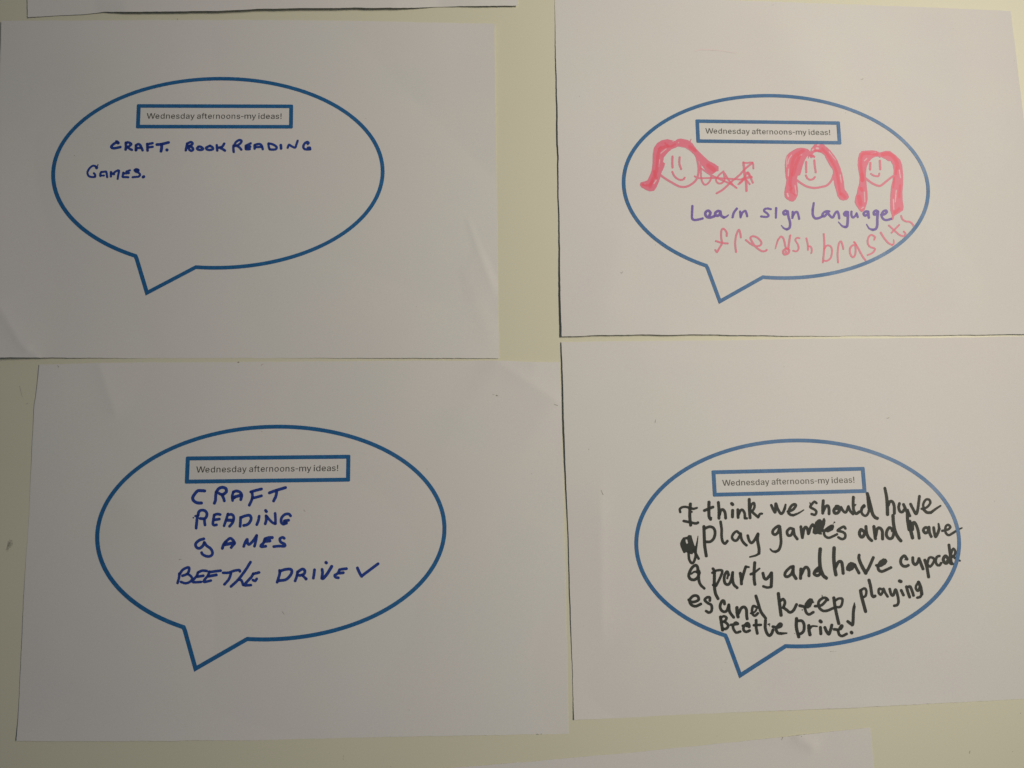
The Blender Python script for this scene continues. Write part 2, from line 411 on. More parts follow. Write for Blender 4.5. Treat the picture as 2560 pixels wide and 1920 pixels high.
# ---------------------------------------------------------------- the printed form: bubble, title box, title (the same on all four sheets, mm)
GLYPHS = {
 'W': ([155,0,16,509,82,509,163,196,170,171,175,145,181,120,187,94,192,67,197,40,189,40,194,67,200,94,205,120,211,145,218,171,224,196,306,509,380,509,462,196,468,171,474,145,480,120,486,94,492,67,497,40,488,40,493,67,499,94,504,120,510,145,517,171,523,196,603,509,670,509,530,0,455,0,368,323,359,356,351,391,344,431,336,475,350,475,342,433,335,395,327,359,318,323,230,0], [0,2,1,0,3,2,16,41,17,41,18,17,41,42,18,42,19,18,32,34,33,32,35,34,16,43,41,43,40,41,43,40,42,40,19,42,16,44,43,39,19,40,16,45,44,38,19,39,16,46,45,37,19,38,16,47,46,36,19,37,0,4,3,15,47,16,36,20,19,31,35,32,0,5,4,14,47,15,36,21,20,30,35,31,0,6,5,13,47,14,36,22,21,29,35,30,0,7,6,12,47,13,36,23,22,28,35,29,0,8,7,11,47,12,36,24,23,27,35,28,0,10,8,10,9,8,10,47,11,36,26,24,26,25,24,26,35,27,0,47,10,36,35,26]),
 'e': ([212,-8,161,-2,117,16,82,46,56,85,40,132,34,187,39,242,55,290,81,329,115,359,157,378,205,384,236,382,266,374,294,361,319,341,341,315,357,282,368,242,371,194,371,169,75,169,75,221,338,221,310,202,307,237,298,269,283,294,263,314,237,326,205,330,173,326,146,313,125,294,109,270,99,241,96,211,96,178,100,139,110,106,128,80,151,61,179,50,212,46,234,48,254,53,271,61,285,73,297,88,306,105,365,91,353,63,335,39,311,19,283,4,249,-5], [11,13,12,11,14,13,10,14,11,10,15,14,10,16,15,9,16,10,9,31,16,31,17,16,9,32,31,30,17,31,8,32,9,29,17,30,8,33,32,29,18,17,28,18,29,8,34,33,27,18,28,8,35,34,7,35,8,27,19,18,7,36,35,26,19,27,26,24,19,24,20,19,6,23,7,23,36,7,23,37,36,25,24,26,6,22,23,37,24,23,37,20,24,38,20,37,38,21,20,5,22,6,39,21,38,5,21,22,5,39,21,5,40,39,4,40,5,4,41,40,49,51,50,49,52,51,48,52,49,3,41,4,3,42,41,47,52,48,47,53,52,3,43,42,46,53,47,45,53,46,3,44,43,44,53,45,3,53,44,2,53,3,2,54,53,2,55,54,1,55,2,1,56,55,0,56,1]),
 'd': ([195,-8,151,-2,111,16,79,45,55,84,39,133,34,189,39,245,55,293,79,332,112,361,151,378,196,384,228,381,253,373,272,360,287,346,298,331,306,319,311,319,311,509,372,509,372,0,313,0,313,59,307,59,298,46,287,31,272,17,252,4,227,-5,205,47,236,51,263,65,284,86,299,115,309,150,312,189,309,229,300,263,284,291,263,312,237,325,205,330,172,325,145,311,124,290,108,261,99,227,96,189,99,151,109,117,124,88,145,66,172,51], [19,21,20,19,22,21,11,13,12,11,14,13,10,14,11,10,15,14,9,15,10,9,16,15,9,17,16,8,44,9,44,43,9,43,17,9,43,18,17,42,18,43,41,18,42,8,45,44,41,19,18,41,40,19,40,39,19,39,22,19,8,46,45,7,46,8,7,47,46,38,22,39,7,48,47,6,48,7,37,22,38,6,49,48,6,50,49,36,22,37,5,50,6,5,51,50,35,22,36,4,51,5,4,52,51,34,24,35,24,22,35,4,53,52,33,24,34,3,53,4,3,54,53,32,25,33,25,24,33,32,26,25,23,22,24,3,31,54,31,26,32,3,26,31,3,27,26,2,27,3,2,28,27,2,29,28,1,29,2,1,30,29,0,30,1]),
 'n': ([114,227,114,0,53,0,53,379,112,379,112,287,102,287,124,332,152,362,187,379,227,384,264,380,295,369,321,349,341,321,353,285,357,240,357,0,296,0,296,235,290,275,273,304,246,323,210,329,184,326,161,317,141,303,126,283,117,257], [9,11,10,9,12,11,2,4,3,2,6,4,6,5,4,8,12,9,8,13,12,7,13,8,7,23,13,23,14,13,6,25,7,25,24,7,24,23,7,22,14,23,21,14,22,21,15,14,6,26,25,20,15,21,6,27,26,2,28,6,28,27,6,20,16,15,19,16,20,2,0,28,19,17,16,18,17,19,2,1,0]),
 's': ([182,-8,145,-5,112,3,84,18,62,38,45,63,36,94,94,107,105,79,124,60,150,49,181,45,217,50,244,62,262,81,268,103,265,121,254,136,237,147,212,155,149,170,104,186,72,208,53,237,47,274,51,305,65,332,87,354,115,370,149,381,187,384,223,381,254,372,279,358,299,339,314,316,324,290,268,277,258,298,243,316,219,328,187,333,156,329,131,317,114,299,109,277,112,258,124,243,144,232,172,223,229,209,275,194,306,171,325,142,331,107,326,75,312,47,290,24,260,6,223,-5], [29,31,30,29,32,31,28,32,29,28,33,32,27,33,28,27,34,33,26,34,27,26,41,34,41,35,34,26,42,41,40,35,41,25,42,26,25,43,42,39,35,40,25,44,43,39,36,35,38,36,39,24,44,25,24,45,44,37,36,38,24,46,45,23,46,24,23,47,46,23,48,47,22,48,23,22,49,48,22,50,49,22,51,50,21,51,22,21,52,51,20,52,21,20,53,52,19,53,20,18,53,19,17,53,18,17,54,53,16,54,17,15,54,16,6,8,7,15,55,54,14,55,15,5,8,6,13,55,14,5,9,8,13,56,55,4,9,5,12,56,13,4,10,9,11,56,12,4,11,10,11,57,56,4,57,11,3,57,4,3,58,57,2,58,3,2,59,58,1,59,2,1,0,59]),
 'a': ([160,-9,126,-5,94,5,68,22,48,45,35,73,30,108,34,138,43,161,58,179,78,193,100,203,125,211,152,216,178,220,209,224,234,227,252,230,265,235,273,243,276,255,276,257,273,279,267,297,256,311,240,322,220,329,196,331,171,329,149,322,132,313,118,301,107,288,100,274,41,291,57,322,79,346,104,364,133,375,163,382,194,384,215,383,239,379,263,372,286,360,306,343,322,320,333,290,337,251,337,0,277,0,277,52,272,52,264,38,252,25,236,12,215,1,190,-6,170,45,202,49,228,59,248,74,263,93,272,115,276,138,276,190,270,186,259,182,246,179,231,176,216,173,200,171,186,169,175,168,154,164,134,159,117,150,103,139,95,124,92,105,94,87,102,72,114,61,130,52,149,47], [39,41,40,39,42,41,38,42,39,38,43,42,37,43,38,37,44,43,36,44,37,36,45,44,35,45,36,35,27,45,27,46,45,35,28,27,26,46,27,35,29,28,25,46,26,35,30,29,34,30,35,24,46,25,24,47,46,34,31,30,23,47,24,34,32,31,22,47,23,33,32,34,22,48,47,21,48,22,20,48,21,19,48,20,19,49,48,18,49,19,17,65,18,65,49,18,16,65,17,15,65,16,14,65,15,13,65,14,12,65,13,11,65,12,10,65,11,9,65,10,9,66,65,64,49,65,9,67,66,9,68,67,8,68,9,8,69,68,8,70,69,8,71,70,8,72,71,8,73,72,8,74,73,8,75,74,7,75,8,7,76,75,7,77,76,7,78,77,63,49,64,6,78,7,6,79,78,62,49,63,5,79,6,5,80,79,61,51,62,51,49,62,5,81,80,60,51,61,4,81,5,4,82,81,4,83,82,59,52,60,52,51,60,4,84,83,59,53,52,50,49,51,58,53,59,4,58,84,4,53,58,3,53,4,3,54,53,3,55,54,2,55,3,2,56,55,1,56,2,1,57,56,0,57,1]),
 'y': ([47,-139,61,-86,71,-87,88,-90,104,-89,118,-84,130,-74,141,-58,151,-36,163,-1,17,379,84,379,165,155,177,121,187,87,196,53,206,21,184,21,193,53,202,87,212,121,224,155,305,379,371,379,204,-58,191,-85,177,-107,159,-124,139,-136,117,-143,91,-145,77,-145,65,-143,54,-141], [9,11,10,9,12,11,21,23,22,21,24,23,9,13,12,20,24,21,19,16,20,16,24,20,9,14,13,18,15,19,15,16,19,9,18,14,18,15,14,9,17,18,9,16,17,9,24,16,8,24,9,7,24,8,7,25,24,6,25,7,5,25,6,4,25,5,4,26,25,0,2,1,0,3,2,3,26,4,0,26,3,0,27,26,0,28,27,0,29,28,33,29,0,32,29,33,32,30,29,31,30,32]),
 't': ([204,379,204,327,6,327,6,379,65,471,126,471,126,98,128,76,136,61,150,53,170,50,177,50,185,51,194,52,202,54,213,2,203,-1,192,-3,180,-4,168,-4,125,2,92,21,72,52,65,93], [23,5,4,23,6,5,2,0,3,2,1,0,23,7,6,22,7,23,22,8,7,22,9,8,13,15,14,22,10,9,12,15,13,21,10,22,11,15,12,10,15,11,21,15,10,20,15,21,19,15,20,19,16,15,19,17,16,19,18,17]),
 'f': ([228,379,228,327,6,327,6,379,81,0,81,432,84,461,96,486,113,505,135,519,161,527,187,530,207,529,222,527,234,524,243,521,227,468,222,470,215,472,206,473,195,474,171,470,154,460,145,443,142,419,142,0], [10,12,11,10,13,12,9,13,10,9,14,13,9,15,14,9,16,15,8,17,9,17,16,9,7,19,8,19,18,8,18,17,8,6,20,7,20,19,7,6,21,20,6,22,21,5,22,6,5,23,22,5,24,23,4,24,5,4,25,24,2,0,3,2,1,0]),
 'r': ([53,0,53,379,112,379,112,321,115,321,130,347,152,367,181,380,213,385,221,385,229,384,237,384,243,384,243,322,239,323,230,324,219,325,207,326,182,323,159,315,140,301,126,284,117,262,114,237,114,0], [7,9,8,7,10,9,7,11,10,7,12,11,7,13,12,6,13,7,0,2,1,0,3,2,5,13,6,4,17,5,17,16,5,16,15,5,15,14,5,14,13,5,4,18,17,4,19,18,0,4,3,0,22,4,22,21,4,21,20,4,20,19,4,0,23,22,0,24,23]),
 'o': ([207,-8,159,-2,117,16,82,46,56,85,40,133,34,187,40,243,56,291,82,330,117,360,159,378,207,384,256,378,299,360,333,330,359,291,376,243,381,187,376,133,359,85,333,46,299,16,256,-2,207,46,242,51,270,66,292,89,307,117,316,151,319,187,316,224,307,258,292,287,270,310,242,325,207,330,173,325,145,310,124,287,108,258,99,224,96,187,99,151,108,117,124,89,145,66,173,51], [11,13,12,10,13,11,10,14,13,9,14,10,9,15,14,8,37,9,37,36,9,36,15,9,36,35,15,35,16,15,8,38,37,34,16,35,8,39,38,33,16,34,7,39,8,33,17,16,7,40,39,32,17,33,7,41,40,31,17,32,6,41,7,31,18,17,6,42,41,30,18,31,5,42,6,5,43,42,29,18,30,29,19,18,5,44,43,28,19,29,28,20,19,4,44,5,4,45,44,27,20,28,4,46,45,26,20,27,3,46,4,26,21,20,3,47,46,25,21,26,3,24,47,24,21,25,3,21,24,2,21,3,2,22,21,1,22,2,1,23,22,0,23,1]),
 'm': ([53,0,53,379,112,379,112,295,108,295,118,323,132,346,151,363,172,376,195,384,219,386,257,380,287,361,309,331,321,295,312,295,322,321,337,343,357,361,381,375,407,383,437,386,468,383,497,372,522,354,541,328,553,296,557,255,557,0,496,0,496,254,490,289,473,313,447,326,419,330,395,328,374,320,358,307,345,290,338,270,335,247,335,0,274,0,274,260,269,288,253,311,229,326,199,330,178,328,158,320,140,307,126,289,117,266,114,238,114,0], [9,11,10,20,22,21,8,11,9,19,22,20,19,23,22,8,12,11,0,2,1,0,4,2,4,3,2,7,12,8,18,23,19,18,24,23,6,12,7,17,24,18,6,13,12,17,25,24,5,47,6,47,13,6,16,34,17,34,25,17,47,46,13,46,14,13,5,48,47,16,35,34,33,25,34,33,26,25,5,49,48,16,36,35,32,26,33,45,14,46,4,49,5,15,36,16,4,50,49,15,37,36,31,26,32,44,15,45,15,14,45,4,51,50,15,38,37,31,27,26,0,52,4,52,51,4,44,38,15,44,39,38,30,27,31,43,39,44,43,40,39,0,53,52,42,40,43,30,28,27,29,28,30,42,41,40,0,54,53]),
 'i': ([84,443,67,446,54,455,44,468,41,483,44,499,54,512,67,521,84,524,100,521,114,512,123,499,126,483,123,468,114,455,100,446,53,0,53,379,114,379,114,0], [16,18,17,16,19,18,7,9,8,6,9,7,6,10,9,5,10,6,5,11,10,4,11,5,4,12,11,3,12,4,3,13,12,2,13,3,2,14,13,1,14,2,1,15,14,0,15,1]),
 '-': ([337,244,337,188,114,188,114,244], [2,0,3,2,1,0]),
 '!': ([98,-4,81,-1,66,9,56,24,52,41,56,58,66,73,81,83,98,86,116,83,130,73,140,58,143,41,140,24,130,9,116,-1,67,160,63,509,132,509,128,160], [16,18,17,16,19,18,7,9,8,6,9,7,6,10,9,5,10,6,5,11,10,4,11,5,4,12,11,3,12,4,3,13,12,2,13,3,2,14,13,1,14,2,1,15,14,0,15,1]),
}

TITLE = [("W", 489.7, 512.2), ("e", 512.5, 523), ("d", 526, 536.6), ("n", 540.3, 550.3), ("e", 553.5, 563.9), ("s", 566.3, 576), ("d", 578.6, 589.3), ("a", 592.2, 602.2), ("y", 604.3, 615.4),
         ("a", 621.7, 631.6), ("f", 633.7, 641.1), ("t", 641.3, 648.4), ("e", 650.6, 661), ("r", 664, 668.8), ("n", 672, 682), ("o", 685.2, 696), ("o", 699, 710), ("n", 713, 722.9), ("s", 726.4, 735.9), ("-", 738.1, 744.8),
         ("m", 747.3, 765), ("y", 766.6, 777.9), ("i", 783.9, 787.3), ("d", 790.1, 801), ("e", 804, 814.7), ("a", 817.2, 827.4), ("s", 829.9, 839.5), ("!", 842.8, 846)]
POSE = {'tl': (-211.3939, 13.3157, .018070), 'bl': (-185.2839, -135.6459, .005657), 'tr': (28.5830, 11.9148, .005535), 'br': (30.6416, -143.0902, .016410)}
def form_to_px(key, P):
    x, y, t = POSE[key]; P = np.asarray(P, float)
    return proj(P[:, 0] * math.cos(t) - P[:, 1] * math.sin(t) + x, P[:, 0] * math.sin(t) + P[:, 1] * math.cos(t) + y)
def place(key, name, P, faces, m, off, smooth=True, second=None):
    o, cen, hf = SHEETS[key]
    u, v = form_to_px(key, P)
    V = at(u, v, hf(u, v) + off)
    if second:
        u, v = form_to_px(key, second[0]); n0 = len(V)
        V = np.vstack([V, at(u, v, hf(u, v) + off + .012)]); faces = faces + [tuple(k + n0 for k in f) for f in second[1]]
    me = make_mesh(name, V, faces, cen, smooth)
    return link(name, me, m, o)
def bubble(key):
    A, B, CX, CY, w = 68.38, 41.86, 89.55, 75.76, 1.60
    a0 = math.atan2((34.26 - CY) / B, (80.71 - CX) / A); a1 = math.atan2((39.41 - CY) / B, (56.14 - CX) / A) + 0
    arc = [(CX + A * math.cos(t), CY + B * math.sin(t)) for t in np.linspace(a0, a1 + 2 * math.pi, 420)]
    tail = [(56.14 + (61.24 - 56.14) * k / 12, 39.41 + (23.52 - 39.41) * k / 12) for k in range(1, 12)] + [(61.24 + (80.71 - 61.24) * k / 16, 23.52 + (34.26 - 23.52) * k / 16) for k in range(16)]
    C = np.array(arc + tail); n = len(C)
    d0 = C - np.roll(C, 1, 0); d1 = np.roll(C, -1, 0) - C
    d0 /= np.hypot(*d0.T)[:, None]; d1 /= np.hypot(*d1.T)[:, None]
    n0 = np.stack([-d0[:, 1], d0[:, 0]], 1); n1 = np.stack([-d1[:, 1], d1[:, 0]], 1)
    m_ = n0 + n1; m_ = m_ / (m_ * n1).sum(1)[:, None]
    rows = [C + m_ * w * k for k in (-.5, -.17, .17, .5)]
    V = np.vstack(rows); F = []
    for r in range(3):
        for i in range(n):
            j = (i + 1) % n; F.append((r * n + i, r * n + j, (r + 1) * n + j, (r + 1) * n + i))
    place(key, 'speech_bubble_outline', V, F, TONER, .085)
def title_box(key):
    x0, x1, y0, y1, w, rr = 54.18, 119.77, 95.05, 105.92, 1.60, .55
    def ringpts(a, b, c, d, r):
        pts = []
        for (cx, cy, s) in ((b - r, c + r, -90), (b - r, d - r, 0), (a + r, d - r, 90), (a + r, c + r, 180)):
            for k in range(7): t = math.radians(s + 90 * k / 6); pts.append((cx + r * math.cos(t), cy + r * math.sin(t)))
        out = []
        for i in range(len(pts)):
            p, q = pts[i], pts[(i + 1) % len(pts)]; L = math.hypot(q[0] - p[0], q[1] - p[1]); m_ = 40 if L > 20 else (8 if L > 4 else 1)
            for k in range(m_): out.append((p[0] + (q[0] - p[0]) * k / m_, p[1] + (q[1] - p[1]) * k / m_))
        return out
    O = ringpts(x0, x1, y0, y1, rr); I = ringpts(x0 + w, x1 - w, y0 + w, y1 - w, .06); n = len(O)
    F = [(i, (i + 1) % n, n + (i + 1) % n, n + i) for i in range(n)]
    place(key, 'title_box', O + I, F, TONER, .090)
def title_text(key):
    V, F = [], []
    k = .15857; X = lambda px: 54.18 + (px - 462.9) * k
    for ch, a, b in TITLE:
        vs, ts = GLYPHS[ch]; gx = vs[0::2]; g0, g1 = min(gx), max(gx); n0 = len(V)
        for i in range(0, len(vs), 2):
            V.append((X(a + .2) + (vs[i] - g0) / (g1 - g0) * (b - a - .4) * k, 99.42 + vs[i + 1] * .00478))
        for i in range(0, len(ts), 3): F.append((n0 + ts[i], n0 + ts[i + 1], n0 + ts[i + 2]))
    n0 = len(V); V += [(X(639.5), 101.0), (X(643), 101.0), (X(643), 101.22), (X(639.5), 101.22)]; F.append((n0, n0 + 1, n0 + 2, n0 + 3))   # the joined bar of f and t
    # the toner spreads a little: a second pass just beside the first thickens the thin strokes
    n0 = len(V); V2 = [(x + .045, y + .015) for x, y in V]
    place(key, 'title_text', V, F, TEXT, .060, second=(V2, F))
for k_ in ('tl', 'bl', 'tr', 'br'):
    bubble(k_); title_box(k_); title_text(k_)

# ---------------------------------------------------------------- handwriting and drawings
def view(x0, y0, x1, full):                       # coordinates below were read off an enlargement 'full' pixels wide
    k = (x1 - x0) / full
    def T(strokes):
        out = []
        for st in strokes:
            kind = 's'
            if isinstance(st[0], str): kind, st = st[0], st[1:]
            w, pts = (None, st[0]) if kind == 'f' else (st[0], st[1])
            if w is not None: w = tuple(q * k for q in w) if isinstance(w, tuple) else w * k
            out.append((kind, [(x0 + a * k, y0 + b * k) for a, b in zip(pts[0::2], pts[1::2])], w))
        return out
    return T
LAYER = {}
def word(key, name, strokes, m, label, parent=None, off=.03, wob=.22):
    o, cen, hf = SHEETS[key]
    LAYER[key] = LAYER.get(key, 0) + 1; off = off + LAYER[key] * .0009      # ink on ink: every word a hair above the one before
    if m is NAVY: strokes = [(k, p, w if w is None else w * 1.06) for k, p, w in strokes if not isinstance(w, tuple)] + [q for q in strokes if isinstance(q[2], tuple)]
    if m is BLACK: strokes = [(k, p, w if w is None else (tuple(q * 1.06 + .2 for q in w) if isinstance(w, tuple) else w * 1.06 + .2)) for k, p, w in strokes]
    me = blot_mesh(name, strokes, hf, off, cen, wob=wob)
    return link(name, me, m, parent or o, None, label)

# -- sheet top left: navy capitals
A = view(260, 330, 530, 2212); B = view(520, 330, 790, 2212); C = view(200, 390, 400, 2212)
NV = 'in navy marker'
word('tl', 'handwritten_word', A([
 (52, [288, 222, 262, 210, 200, 245, 150, 298, 165, 325, 220, 332, 290, 318, 335, 308]), (66, [258, 200, 290, 222]),
 (54, [447, 222, 450, 290, 443, 358]), (50, [447, 218, 500, 213, 556, 240, 545, 268, 478, 315]), (50, [486, 315, 530, 345, 572, 366]),
 (54, [655, 275, 653, 362]), (52, [655, 272, 705, 248, 742, 270, 765, 315, 790, 374]), (48, [680, 328, 762, 325]), (62, [655, 368]),
 (54, [885, 245, 890, 310, 892, 378]), (50, [888, 252, 940, 240, 995, 228]), (48, [890, 320, 940, 310, 998, 302]),
 (56, [1082, 258, 1180, 248, 1322, 214]), (60, [1182, 250, 1180, 330, 1168, 392]), (64, [1290, 367])]), NAVY, 'the word CRAFT. ' + NV)
word('tl', 'handwritten_word', A([
 (52, [1705, 245, 1690, 300, 1676, 374]), (50, [1700, 238, 1780, 205, 1815, 236, 1790, 268, 1735, 290]), (50, [1760, 290, 1815, 325, 1824, 362, 1790, 384, 1750, 362, 1725, 300]),
 (50, [1935, 300, 1905, 335, 1930, 362, 2000, 365, 2030, 345, 2000, 312, 1960, 298, 1930, 302]),
 (50, [2175, 282, 2130, 300, 2090, 325, 2112, 358, 2175, 367, 2232, 350, 2225, 315, 2170, 280])]) + B([
 (50, [180, 270, 184, 330, 190, 378]), (50, [332, 238, 290, 300, 215, 322]), (52, [245, 322, 300, 350, 346, 380])]), NAVY, 'the word BOOK ' + NV)
word('tl', 'handwritten_word', B([
 (50, [522, 280, 520, 340, 527, 408]), (48, [535, 275, 575, 205, 640, 165, 686, 180, 670, 225, 610, 270, 545, 288]), (50, [585, 278, 640, 312, 682, 360]),
 (50, [775, 280, 775, 345, 800, 353, 855, 350]), (48, [800, 268, 875, 232]), (58, [790, 318, 860, 300]),
 (48, [952, 272, 955, 342]), (48, [955, 268, 1010, 248, 1070, 250, 1105, 290, 1122, 352]), (46, [985, 310, 1095, 305]),
 (48, [1238, 238, 1245, 300, 1262, 352]), (48, [1240, 235, 1320, 250, 1400, 300, 1398, 345, 1345, 360, 1270, 357]),
 (54, [1492, 268, 1497, 338]),
 (46, [1632, 322, 1660, 262, 1710, 290, 1785, 318, 1812, 250, 1836, 180]),
 (48, [2042, 245, 2062, 222, 2030, 204, 1980, 235, 1952, 300, 1978, 348, 2040, 357, 2095, 352]), (46, [2095, 355, 2085, 318, 2045, 322])]), NAVY, 'the word READING ' + NV)
word('tl', 'handwritten_word', C([
 ((34, 22), [497, 240, 485, 290]), (86, [458, 322]), (56, [460, 300, 410, 275, 350, 272, 280, 322, 220, 410, 208, 480, 245, 555, 330, 582, 418, 578]), (58, [418, 575, 420, 520, 385, 476]),
 (62, [565, 552, 560, 500, 585, 447]), (58, [590, 442, 660, 436, 722, 432, 740, 500, 752, 585]), (52, [600, 540, 665, 540]),
 (62, [855, 565, 852, 500, 855, 444]), (58, [860, 450, 900, 498, 945, 502]), (58, [935, 470, 1000, 418, 1078, 402, 1062, 500, 1042, 632]),
 (60, [1198, 460, 1188, 520, 1182, 578, 1260, 582, 1335, 588]), (56, [1285, 428, 1382, 395]), (62, [1230, 482, 1352, 470]),
 (58, [1620, 385, 1565, 362, 1508, 390, 1545, 435, 1620, 462, 1662, 520, 1620, 570, 1540, 578, 1455, 586]), (86, [1545, 395, 1605, 398]),
 (84, [1748, 580, 1762, 572])]), NAVY, 'the word GAMES. ' + NV)

# -- sheet bottom left: large navy capitals
D = view(460, 1200, 740, 2212); E = view(430, 1390, 690, 2212); F_ = view(680, 1390, 960, 2212)
word('bl', 'handwritten_word', D([
 (60, [408, 215, 340, 210, 270, 215, 210, 280, 172, 350, 192, 410, 260, 450, 345, 455]),
 (58, [635, 238, 625, 330, 622, 400, 600, 458]), (60, [640, 235, 690, 168, 760, 145, 828, 172, 832, 238, 775, 285]), (54, [690, 262, 730, 285, 775, 288]), (56, [745, 285, 778, 350, 797, 412]),
 (52, [975, 235, 952, 320, 960, 405]), (56, [975, 235, 1040, 218, 1108, 242, 1140, 300, 1122, 388]), (62, [960, 345, 1060, 318, 1125, 300]), (50, [985, 360, 1000, 350]),
 (56, [1320, 235, 1420, 205, 1530, 178]), (54, [1345, 240, 1352, 330, 1335, 400, 1290, 498]), (54, [1345, 362, 1440, 338, 1530, 312]),
 (58, [1688, 254, 1800, 212, 2005, 150]), (56, [1832, 215, 1818, 310, 1770, 414])]), NAVY, 'the word CRAFT in large letters ' + NV)
word('bl', 'handwritten_word', D([
 ((40, 56), [222, 712, 275, 705]), (56, [268, 705, 255, 800, 240, 950]), (56, [280, 690, 292, 630, 340, 598, 410, 606, 452, 660, 440, 730, 400, 765, 322, 760]), (54, [402, 775, 408, 840, 415, 888]),
 (54, [598, 690, 580, 790, 572, 870, 600, 893, 642, 885]), (54, [600, 690, 660, 672, 715, 682]), (54, [600, 788, 698, 772]),
 (52, [868, 670, 840, 760, 792, 905]), (54, [870, 688, 940, 680, 980, 720, 978, 790, 955, 850, 900, 915]), (64, [850, 792, 965, 798]),
 (54, [1118, 738, 1115, 820, 1108, 915]), (56, [1135, 738, 1210, 708, 1300, 700, 1326, 765, 1295, 840, 1240, 885, 1180, 898]),
 (54, [1485, 714, 1470, 800, 1438, 882]),
 (58, [1612, 602, 1628, 624]), (54, [1605, 866, 1625, 790, 1622, 706]), (50, [1630, 710, 1680, 775, 1745, 840, 1800, 866]), (52, [1808, 862, 1806, 760, 1800, 658]),
 (54, [2105, 708, 2070, 672, 1990, 682, 1928, 750, 1920, 830, 1960, 872, 2025, 852]), (56, [2066, 795, 1985, 806]), (56, [1985, 820, 1980, 862, 2020, 830]), (30, [185, 745])]), NAVY, 'the word READING in large letters ' + NV)
word('bl', 'handwritten_word', D([
 (56, [392, 1162, 300, 1192, 230, 1262, 248, 1330, 310, 1348, 375, 1295, 402, 1232]), (54, [408, 1240, 450, 1300, 528, 1358, 564, 1440, 530, 1498, 450, 1508, 372, 1472, 348, 1435]),
 (56, [757, 1350, 780, 1280, 818, 1222]), (54, [825, 1215, 920, 1152, 1000, 1240, 965, 1290, 932, 1335]), (64, [800, 1278, 900, 1258, 985, 1238]),
 (54, [1180, 1312, 1210, 1230, 1248, 1172, 1255, 1245, 1290, 1272, 1370, 1195, 1436, 1094]), (54, [1436, 1094, 1420, 1200, 1392, 1308]),
 (56, [1600, 1160, 1572, 1240, 1522, 1290, 1530, 1318, 1615, 1308]), (62, [1605, 1162, 1680, 1140, 1742, 1138]), (62, [1592, 1212, 1695, 1202]),
 (54, [1980, 1152, 1950, 1132, 1895, 1160, 1912, 1225, 1988, 1268, 1985, 1308, 1880, 1305, 1772, 1315])]), NAVY, 'the word GAMES in large letters ' + NV)
word('bl', 'handwritten_word', E([
 (54, [155, 374, 150, 460, 118, 575]), (56, [168, 378, 230, 292, 340, 242, 368, 275, 340, 362, 285, 400, 222, 420]), (54, [330, 378, 402, 430, 430, 490, 380, 550, 290, 580, 192, 552]),
 (54, [552, 350, 522, 430, 452, 512, 450, 556, 618, 552]), (56, [558, 348, 640, 312, 738, 318]), (58, [540, 440, 665, 420]),
 (54, [795, 332, 760, 420, 682, 520, 690, 553, 828, 522]), (58, [800, 345, 900, 328, 1035, 312]), (62, [782, 430, 942, 402]),
 (56, [1088, 358, 1200, 355, 1330, 312, 1430, 300, 1445, 328]), (56, [1255, 370, 1212, 490, 1115, 605]),
 (58, [1670, 130, 1560, 305, 1400, 512, 1255, 648]), (54, [1430, 505, 1478, 520, 1512, 615]),
 (58, [1730, 375, 1690, 445, 1545, 608, 1600, 622, 1678, 618]), (58, [1732, 380, 1852, 350]), (56, [1722, 512, 1770, 530, 1802, 485])]), NAVY, 'the word BEETLE in slanting letters ' + NV)
word('bl', 'handwritten_word', F_([
 (54, [150, 285, 150, 360, 102, 518]), (56, [160, 302, 250, 268, 368, 262, 392, 320, 350, 400, 270, 468, 140, 488]),
 (54, [505, 312, 490, 400, 457, 492]), (56, [512, 312, 600, 258, 648, 290, 635, 350, 562, 382, 500, 372]), (52, [600, 382, 650, 428, 678, 455]), (62, [672, 452]),
 (54, [840, 272, 830, 360, 817, 438]),
 (56, [990, 264, 998, 330, 985, 436]), (60, [985, 440, 1015, 440, 1092, 350, 1180, 206]), (60, [1066, 128, 1074, 136]),
 (54, [1335, 270, 1300, 342, 1240, 380, 1258, 420, 1310, 430]), (56, [1372, 262, 1470, 250]), (56, [1330, 340, 1408, 330])]), NAVY, 'the word DRIVE with a dot over the V ' + NV)
word('bl', 'tick_mark', F_([(56, [1688, 236, 1720, 312, 1768, 398, 1790, 382, 1950, 262, 2095, 154])]), NAVY, 'navy tick after the word DRIVE')

